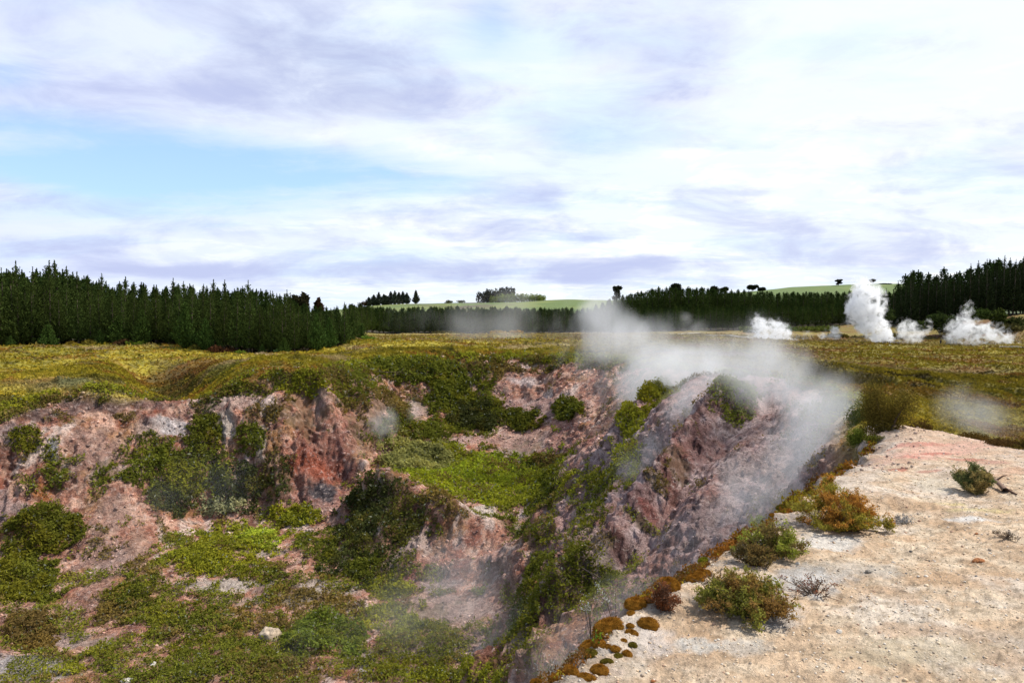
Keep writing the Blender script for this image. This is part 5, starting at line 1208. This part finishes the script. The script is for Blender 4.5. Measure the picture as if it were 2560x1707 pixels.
mosses = [(1800,800,62,0,'large orange moss cushion on the lip, upper one of the lower group'),(1770,865,26,1,'small moss lump tucked under the large orange cushion'),(1880,775,30,1,'low moss lump touching the large orange cushion on its right'),(2010,675,62,2,'broad flat moss cushion overhanging the ravine'),(1985,700,36,3,'olive shadowed moss under the broad flat cushion'),(2190,640,42,0,'moss cushion on the lip right of the broad flat one'),(2235,600,42,2,'upper moss lump of the stepped pair on the lip'),(2262,555,30,1,'flat moss lump above the stepped pair'),(2255,525,34,4,'lime topped moss patch on the lip'),(2335,480,32,0,'moss cushion at the end of the stepped lip'),
 (1625,955,78,0,'biggest furry orange moss cushion of the lip'),(1700,955,26,2,'dark small moss lump right of the biggest cushion'),(1765,945,22,1,'smallest round moss ball on the pale soil'),(1880,930,50,2,'blackish moss cushion beside a dead twig'),(1775,995,36,0,'round moss ball on pale soil below the smallest ball'),(1620,1025,28,1,'moss lump below the biggest cushion'),(1500,1070,46,2,'dark moss cushion hanging over the drop'),(1510,1130,40,3,'olive moss under the hanging dark cushion'),(1612,1090,32,0,'left moss ball of the row of three'),(1667,1092,28,1,'middle moss ball of the row of three'),(1722,1050,25,2,'moss ball above the row of three'),(1782,1070,26,3,'olive moss ball at the right of the row'),(1685,1143,26,3,'flat olive moss below the row of three'),(1745,1128,30,0,'moss ball right below the row of three'),(1565,1235,50,1,'rounded moss cushion of the lowest group'),(1470,1280,42,0,'flat moss cushion left in the lowest group'),(1612,1178,30,3,'moss lump above the rounded cushion of the lowest group'),(1380,1240,46,0,'orange moss on the lip above the white flowered sprig'),(1275,1290,40,1,'moss lump near the bottom edge of the picture'),(1305,1268,18,2,'tiny moss bump beside the bottom lump'),(1150,1312,30,0,'moss just above the bottom edge of the picture'),(1510,1290,30,2,'last moss lump right of the flat lowest cushion'),(1560,1060,40,2,'moss joining the biggest cushion and the hanging one')]
m8 = [(650,740,28,0,'flat orange moss on the lip by the bare twigs'),(590,775,26,4,'yellow green moss pad left of the flat orange moss'),(555,850,46,0,'moss pad on the lip below the yellow green one'),(790,640,40,0,'moss strip on the lip below the lime green cushion'),(745,680,30,1,'moss bump under the moss strip'),(1010,480,38,3,'brown moss on the lip left of the big orange shrub'),(960,520,25,1,'small moss bump on the middle of the lip'),(1060,462,34,2,'dark moss at the grey soil of the lip'),(1340,268,26,2,'dark moss at the upper lip near the far corner'),(1378,255,30,2,'second dark moss at the upper lip near the far corner'),(1150,398,34,3,'olive moss on the lip left of the small rusty tuft')]
rt = random.Random(3)
def put_moss(u, v, Rpx, kind, lab, flat=1.0):
    dE = float(np.interp(u, [e[0] for e in edge_near[::-1]], [e[2] for e in edge_near[::-1]])); p = hit(u, v, 4.5)
    if p[1] > dE + .6: p = np.array(W(u, v, dE + .05))
    s = .86 * Rpx * .4 / 2.5 * p[1] / F
    o = moss_src[kind].copy(); o.name = 'moss_cushion'; col.objects.link(o); o.location = p + np.array([0, 0, s * .12]); o.scale = (s * rt.uniform(1.15, 1.5), s * rt.uniform(1, 1.3), s * rt.uniform(.8, 1.05)); o.rotation_euler = (rt.uniform(-.15, .15), rt.uniform(-.15, .15), rt.uniform(0, 6.28)); tag(o, lab, 'moss')
for x, y, r_, k_, lab in mosses: put_moss(*z7(x, y + r_ * .35), r_, k_, lab)
for x, y, r_, k_, lab in m8: put_moss(*z8(x, y + r_ * .35), r_ * .8, k_, lab)

# stones
def stone_mesh(seed, sub=2):
    bm = bmesh.new(); bmesh.ops.create_icosphere(bm, subdivisions=sub, radius=1); V = np.array([v.co[:] for v in bm.verts]); Ft = np.array([[v.index for v in f_.verts] for f_ in bm.faces]); bm.free()
    rr = .7 + .6 * fbm(V + seed * 3.1, 1.1, 3, seed, .6); V = V * rr[:, None]
    r = np.random.default_rng(seed)
    for _ in range(7):
        n_ = r.normal(size=3); n_ /= np.linalg.norm(n_); c_ = r.uniform(.6, .85); q = V @ n_; V = V - np.clip(q - c_, 0, None)[:, None] * n_ * .9
    return V * [1, 1, .65], Ft
def stone_mat(name, c):
    m, nt = new_mat(name); g = N(nt, 'ShaderNodeTexCoord'); n_ = noise(nt, g.outputs['Object'], 3, 7, .7); cc = mixc(nt, smooth_(nt, n_.outputs[0], .35, .65), tuple(x * .4 for x in c), tuple(min(1, x * 1.35) for x in c))
    bp = N(nt, 'ShaderNodeBump', inp={'Strength': .6, 'Distance': .05, 'Height': n_.outputs[0]})
    b = N(nt, 'ShaderNodeBsdfPrincipled', inp={'Base Color': cc, 'Roughness': .9, 'Normal': bp.outputs[0]}); N(nt, 'ShaderNodeOutputMaterial', inp={0: b.outputs[0]}); return m
SM = {'orange': stone_mat('orange_rock', (.42, .16, .05)), 'grey': stone_mat('grey_rock', (.30, .26, .21)), 'white': stone_mat('pale_rock', (.62, .57, .50)), 'dark': stone_mat('dark_rock', (.17, .15, .13)), 'tan': stone_mat('tan_rock', (.45, .35, .25))}
for i, (x, y, r_, m_n, lab) in enumerate([(2100, 785, 30, 'orange', 'bright orange rough stone on the right of the bank'), (2088, 630, 13, 'orange', 'small rust coloured stone above the orange one'), (1725, 727, 10, 'dark', 'tiny brown stone in the middle of the bank'), (1493, 845, 24, 'grey', 'elongated grey brown stone right of the dry reddish twigs'), (1325, 1175, 22, 'white', 'pale rounded stone near the wide olive shrub'), (1155, 1135, 15, 'dark', 'dark grey pebble below the wide olive shrub'),
    (950, 1135, 13, 'white', 'whitish pebble close to the foot of the wide olive shrub'), (1787, 1128, 18, 'grey', 'half buried grey stone low on the bank'), (1970, 1192, 13, 'dark', 'dark pebble at the end of a soil crack'), (600, 1335, 16, 'grey', 'blue grey pebble near the bottom left of the bank'), (295, 1448, 16, 'orange', 'reddish orange stone at the bottom edge of the bank'), (1630, 790, 13, 'white', 'white pebble above the elongated stone'),
    (1610, 845, 10, 'white', 'tiny white pebble right of the elongated stone'), (1095, 795, 14, 'white', 'white lump in the pale patch beside the straggly shrub'), (2165, 720, 14, 'tan', 'tan stone left of the dry twig litter'), (1610, 1015, 10, 'tan', 'tan pebble in the middle of the lower bank'), (888, 1290, 9, 'white', 'white pebble near the bottom of the bank'), (2140, 1225, 10, 'white', 'white pebble at the lower right of the bank'), (1195, 935, 11, 'tan', 'tan pebble under the dry reddish twigs'), (1240, 1370, 14, 'white', 'pale stone close to the bottom edge'),
    (1480, 215, 30, 'tan', 'tan rock ledge at the far tip of the lip'), (1510, 110, 22, 'tan', 'pinkish rock at the corner under the lime tuft')]):
    u, v = z8(x, y); p = bpos(u, v); s = r_ * .4 / 2.219 * p[1] / F; V, Ft = stone_mesh(700 + i)
    o = mesh_np('stone', V, Ft, SM[m_n]); o.location = p + np.array([0, 0, s * .2]); o.scale = (s * 1.2, s * .9, s); o.rotation_euler = (0, 0, i); tag(o, lab, 'stone')
# rocks standing on the crater floor
for i, (px, py, rx, ry, m_n, lab) in enumerate([(618, 1450, 28, 22, 'tan', 'pale broken rock block left of the bright domed shrub'), (475, 1283, 8, 5, 'dark', 'small dark rock in the scrub of the upper floor'), (610, 1300, 7, 5, 'grey', 'grey boulder in the middle of the scrub'), (290, 1560, 14, 8, 'white', 'white rock at the bottom edge left of centre'), (352, 1520, 9, 8, 'white', 'small upright pale rock in the lower scrub'), (800, 1193, 9, 6, 'dark', 'dark rock under the red cave debris'), (1265, 1200, 9, 5, 'grey', 'grey rock in the right gully'), (735, 1530, 7, 12, 'grey', 'grey post like rock under the domed shrub')]):
    u, v = px * .4354, (py + ry * .7) * .4354; p = hit(u, v, 14); s = rx * .4354 * p[1] / F; V, Ft = stone_mesh(760 + i, 4); V = V * (1 + .35 * (ridged(V + i * 5.1, 1.6, 4, 760 + i) - .6))[:, None]
    o = mesh_np('rock', V, Ft, SM[m_n]); o.location = p + np.array([0, 0, s * .15]); o.scale = (s, s * .8, 1.5 * ry * .4354 * p[1] / F); o.rotation_euler = (0, 0, i * 1.3); tag(o, lab, 'rock')
# gravel and chips
nb_ = 7500; r = np.random.default_rng(77); u = r.uniform(540, 1040, nb_); yv = 5.2 * np.exp(r.uniform(0, math.log(19 / 5.2), nb_)); gx = (u - 512) / F * yv; gzz = surf_z(gx, yv); sdg = np.interp(u, [e[0] for e in edge_near[::-1]], [e[2] for e in edge_near[::-1]])
ok = (gzz > -3.6) & ((yv < sdg - .1) | (u > 880)) ; gx, yv, gzz = gx[ok], yv[ok], gzz[ok]; n = len(gx)
base_s = [stone_mesh(900 + i, 1) for i in range(5)]; Vg, Fg, Cg = [], [], []; off = 0
sz = .006 + .010 * r.uniform(0, 1, n) ** 3 + .012 * (r.uniform(0, 1, n) < .05) * r.uniform(.3, 1, n)
pal = np.array([(.66, .52, .36), (.60, .44, .28), (.68, .60, .50), (.34, .27, .20), (.48, .30, .20), (.22, .20, .18)])
for i in range(n):
    V, Ft = base_s[i % 5]; a = r.uniform(0, 6.28); co, si = math.cos(a), math.sin(a); s = sz[i] * (1 + .06 * (yv[i] - 5)); W_ = V * s
    Vg.append(np.stack([W_[:, 0] * co - W_[:, 1] * si + gx[i], W_[:, 0] * si + W_[:, 1] * co + yv[i], W_[:, 2] + gzz[i] + s * .2], 1)); Fg.append(Ft + off); off += len(V)
cg_ = pal[r.choice(6, n, p=[.3, .25, .2, .12, .06, .07])] * r.uniform(.8, 1.15, (n, 1)); Cg = np.repeat(cg_, len(base_s[0][0]), 0)
grm, nt = new_mat('gravel_material'); at = N(nt, 'ShaderNodeVertexColor', layer_name='Col'); b = N(nt, 'ShaderNodeBsdfPrincipled', inp={'Base Color': at.outputs[0], 'Roughness': .9}); N(nt, 'ShaderNodeOutputMaterial', inp={0: b.outputs[0]})
tag(mesh_np('gravel', np.concatenate(Vg), np.concatenate(Fg), grm, Cg), 'fine cream gravel and stone chips scattered over the pale bank', 'gravel', kind='stuff')

# ------------------------------------------------------------------ steam
def steam(label, balls, dens_, nsc, thr=.42, wid=.25, seed=0., aniso=.35, detail=3, stretch=(1, 1, 1), drift=0., step=None, er=.45, colr_=(.985, .99, 1.0)):
    """balls: (px, py, radius_px, distance, weight); one closed hull, its density a sum of soft balls broken up by noise"""
    B = []
    for b_ in balls:
        px, py, rp, d = b_[:4]; w = b_[4] if len(b_) > 4 else 1.0; B.append((np.array(W(px * .4354, py * .4354, d)), rp * .4354 * d / F, w))
    c = np.mean([b_[0] for b_ in B], 0)
    bm = bmesh.new()
    for P_, r_, w in B:
        m_ = Matrix.Translation(Vector(P_ - c)); bmesh.ops.create_icosphere(bm, subdivisions=2, radius=r_ * 1.18, matrix=m_)
    ret = bmesh.ops.convex_hull(bm, input=bm.verts); keep = set(g_ for g_ in ret['geom'] if isinstance(g_, bmesh.types.BMFace))
    bmesh.ops.delete(bm, geom=[f_ for f_ in bm.faces if f_ not in keep], context='FACES'); bmesh.ops.delete(bm, geom=[v_ for v_ in bm.verts if not v_.link_faces], context='VERTS')
    bmesh.ops.recalc_face_normals(bm, faces=bm.faces)
    me = bpy.data.meshes.new('steam_plume'); bm.to_mesh(me); bm.free(); o = bpy.data.objects.new('steam_plume', me); col.objects.link(o); o.location = c; tag(o, label, 'steam')
    m, nt = new_mat('steam_material'); tc = N(nt, 'ShaderNodeTexCoord'); pos = tc.outputs['Object']; tot = None
    for P_, r_, w in B:
        vd = N(nt, 'ShaderNodeVectorMath', operation='DISTANCE'); nt.links.new(pos, vd.inputs[0]); vd.inputs[1].default_value = tuple(P_ - c)
        q = math_(nt, 'DIVIDE', vd.outputs['Value'], r_); f_ = math_(nt, 'SUBTRACT', 1.0, math_(nt, 'MULTIPLY', q, q), clamp=True)
        f_ = math_(nt, 'MULTIPLY', f_, w); tot = f_ if tot is None else math_(nt, 'MAXIMUM', tot, f_) if False else math_(nt, 'ADD', tot, f_)
    tot = math_(nt, 'MINIMUM', tot, 1.3)
    mp = N(nt, 'ShaderNodeMapping', inp={'Scale': stretch, 'Location': (seed, seed * .7, 0)}); nt.links.new(pos, mp.inputs[0])
    n_ = noise(nt, mp.outputs[0], nsc, detail, .58, .6)
    tot = math_(nt, 'MINIMUM', tot, 1.0)
    k = math_(nt, 'ADD', n_.outputs[0], math_(nt, 'MULTIPLY', math_(nt, 'SUBTRACT', tot, .5), er))
    k = smooth_(nt, k, thr, thr + wid)
    dn = math_(nt, 'MULTIPLY', math_(nt, 'MULTIPLY', k, math_(nt, 'MINIMUM', tot, 1.0)), dens_)
    pv = N(nt, 'ShaderNodeVolumePrincipled', inp={'Color': (*colr_, 1), 'Density': dn, 'Anisotropy': aniso}); N(nt, 'ShaderNodeOutputMaterial', inp={'Volume': pv.outputs[0]})
    me.materials.append(m)
    if step: m.volume_sampling = 'MULTIPLE_IMPORTANCE'
    return o
# far white plumes
steam('tallest dense white steam column rising before the right forest', [(2030, 774, 28, 214, 1.6), (2008, 752, 40, 214, 1.5), (1982, 722, 46, 214, 1.2), (1992, 692, 50, 214, 1.2), (1988, 662, 38, 214, 1.0), (1965, 705, 32, 214, 1.0)], 1.5, .46, .52, .11, 3., detail=8, er=.16)
steam('bright billowing steam cloud round the two visitors by the boardwalk', [(1775, 780, 46, 212, 1.2), (1755, 758, 38, 212), (1790, 755, 32, 212), (1740, 735, 24, 212, .9), (1810, 785, 34, 212, .8), (1720, 788, 34, 212, .6)], .9, .6, .525, .12, 9., detail=8, er=.16)
steam('small puffy steam left of the tall column', [(1920, 768, 18, 216), (1915, 755, 13, 216), (1895, 768, 18, 216, .7), (1850, 772, 20, 216, .5)], .9, .6, .49, .16, 14., detail=6, er=.18)
steam('low ragged steam between the tall column and the lone visitor', [(2090, 766, 36, 210, 1), (2080, 750, 28, 210, .8), (2110, 772, 22, 210, .8)], .55, .6, .52, .14, 19., detail=8, er=.16)
steam('thin steam puff in front of the right forest slope', [(2130, 757, 14, 222, .9), (2135, 740, 14, 222, .6), (2120, 765, 10, 222, .7)], .7, .6, .48, .18, 24., detail=6, er=.18)
steam('broad spreading steam at the right end of the plain', [(2200, 768, 44, 214, 1.1), (2240, 774, 38, 214, 1), (2215, 740, 38, 214, .9), (2222, 705, 24, 214, .7), (2290, 774, 40, 214, .9), (2265, 755, 34, 214, .8), (2320, 780, 26, 214, .7)], .6, .5, .53, .13, 31., detail=8, er=.16)
steam('wispy steam rising above the boardwalk against the forest', [(1590, 745, 40, 245, .6), (1570, 725, 26, 245, .6), (1640, 760, 34, 245, .5)], .07, .12, .42, .3, 37.)
for i, (px, py, r_, lab) in enumerate([(1640, 785, 9, 'first tiny steam wisp of the row on the plain'), (1605, 790, 8, 'lowest tiny steam wisp left of the row'), (1690, 792, 12, 'middle tiny steam wisp of the row on the plain'), (1540, 782, 8, 'tiny steam wisp nearest the big fog'), (1720, 785, 10, 'tiny steam wisp next to the bright cloud'), (2048, 800, 7, 'tiny steam wisp alone on the plain below the tall column'), (2155, 815, 9, 'tiny steam wisp on the plain below the lone visitor'), (2025, 800, 6, 'faint steam wisp left of the lone wisp')]):
    steam(lab, [(px, py, r_, 175 if py > 795 else 195), (px - 4, py - r_, r_ * .8, 175 if py > 795 else 195, .7)], 1.1, .6, .38, .2, 40. + i, detail=2)
# crater steam
steam('great veil of steam rising from behind the rocky spur towards the forest', [(1530, 905, 130, 46, 1.0), (1430, 840, 150, 48, .55), (1395, 750, 100, 50, .5), (1370, 695, 64, 50, .45), (1490, 780, 90, 48, .5), (1590, 880, 110, 44, .85), (1290, 770, 120, 52, .3), (1440, 960, 90, 43, .6), (1600, 840, 90, 44, .5), (1330, 850, 110, 54, .3)], .36, .30, .40, .30, 2., detail=7, stretch=(1.25, 1, .65), er=.44)
steam('thick drifting steam pouring over the right rim beside the peak', [(1790, 890, 130, 29, .8), (1870, 940, 140, 24, .75), (1880, 1010, 150, 21.5, .7), (1730, 830, 140, 31, .65), (1800, 1110, 180, 20.5, .6), (1700, 1180, 160, 20, .45), (1930, 860, 90, 26, .4), (1920, 920, 80, 23, .6), (1640, 850, 110, 33, .6), (1720, 1010, 90, 25, .45), (1880, 840, 80, 30, .4)], .42, .40, .40, .34, 5., detail=7, stretch=(1.25, 1, .6), er=.42)
steam('pale fog streaming down the gully between the two spurs', [(1560, 950, 70, 33, .8), (1520, 1010, 70, 31, .6), (1460, 1080, 70, 31, .5), (1600, 900, 70, 34, .8), (1400, 1160, 60, 31, .35)], .40, .4, .30, .42, 7.)
steam('faint fog lying in the ravine under the moss covered lip', [(1700, 1180, 130, 17, .6), (1580, 1280, 130, 15.5, .55), (1450, 1400, 120, 14.5, .65), (1330, 1500, 120, 14, .7), (1790, 1110, 100, 18, .7), (1240, 1560, 100, 14, .5)], .30, .32, .28, .42, 11., detail=4)
steam('small bluish steam puff above the red cave buttress', [(880, 975, 48, 54, .9), (850, 990, 44, 54, .6), (830, 1040, 28, 50, .6), (800, 1075, 24, 49, .6), (900, 940, 30, 54, .4)], .34, .7, .44, .26, 17., detail=6, er=.25)
steam('thin upright steam wisp on the back wall of the crater', [(955, 960, 34, 60, .9), (950, 925, 28, 60, .6), (965, 1000, 26, 59, .5)], .28, .7, .44, .26, 23., detail=6, er=.25)
steam('thin low steam drifting over the ground behind the bank', [(2230, 945, 90, 24, .8), (2290, 965, 90, 22.5, .7), (2190, 935, 70, 26, .5), (2340, 975, 60, 21, .6)], .24, .5, .36, .36, 27.)
steam('faint mist before the middle forest', [(1120, 735, 130, 150, .55), (1030, 735, 110, 150, .35), (1240, 735, 130, 150, .5), (920, 735, 100, 150, .35), (1080, 768, 50, 140, .5)], .05, .09, .38, .42, 33., detail=4, er=.6)
steam('light mist in the lower crater right of the domed shrub', [(850, 1440, 140, 28, .5), (1000, 1380, 170, 29, .6), (1100, 1300, 150, 30, .6), (1150, 1480, 150, 25, .6), (700, 1480, 90, 26, .3)], .12, .25, .26, .5, 43., detail=3)
steam('dim haze hanging before the dark scrub of the left wall', [(430, 1120, 130, 40, .5), (560, 1110, 100, 40, .4), (330, 1180, 100, 38, .4)], .05, .25, .26, .5, 47., detail=2)
steam('low fog creeping over the plain right of the great veil', [(1640, 810, 110, 60, .5), (1760, 820, 120, 58, .5), (1870, 850, 90, 50, .4), (1560, 790, 90, 62, .5)], .085, .12, .28, .42, 51., detail=3, er=.5)
scene.cycles.volume_max_steps = 256
scene.cycles.volume_step_rate = 1.5
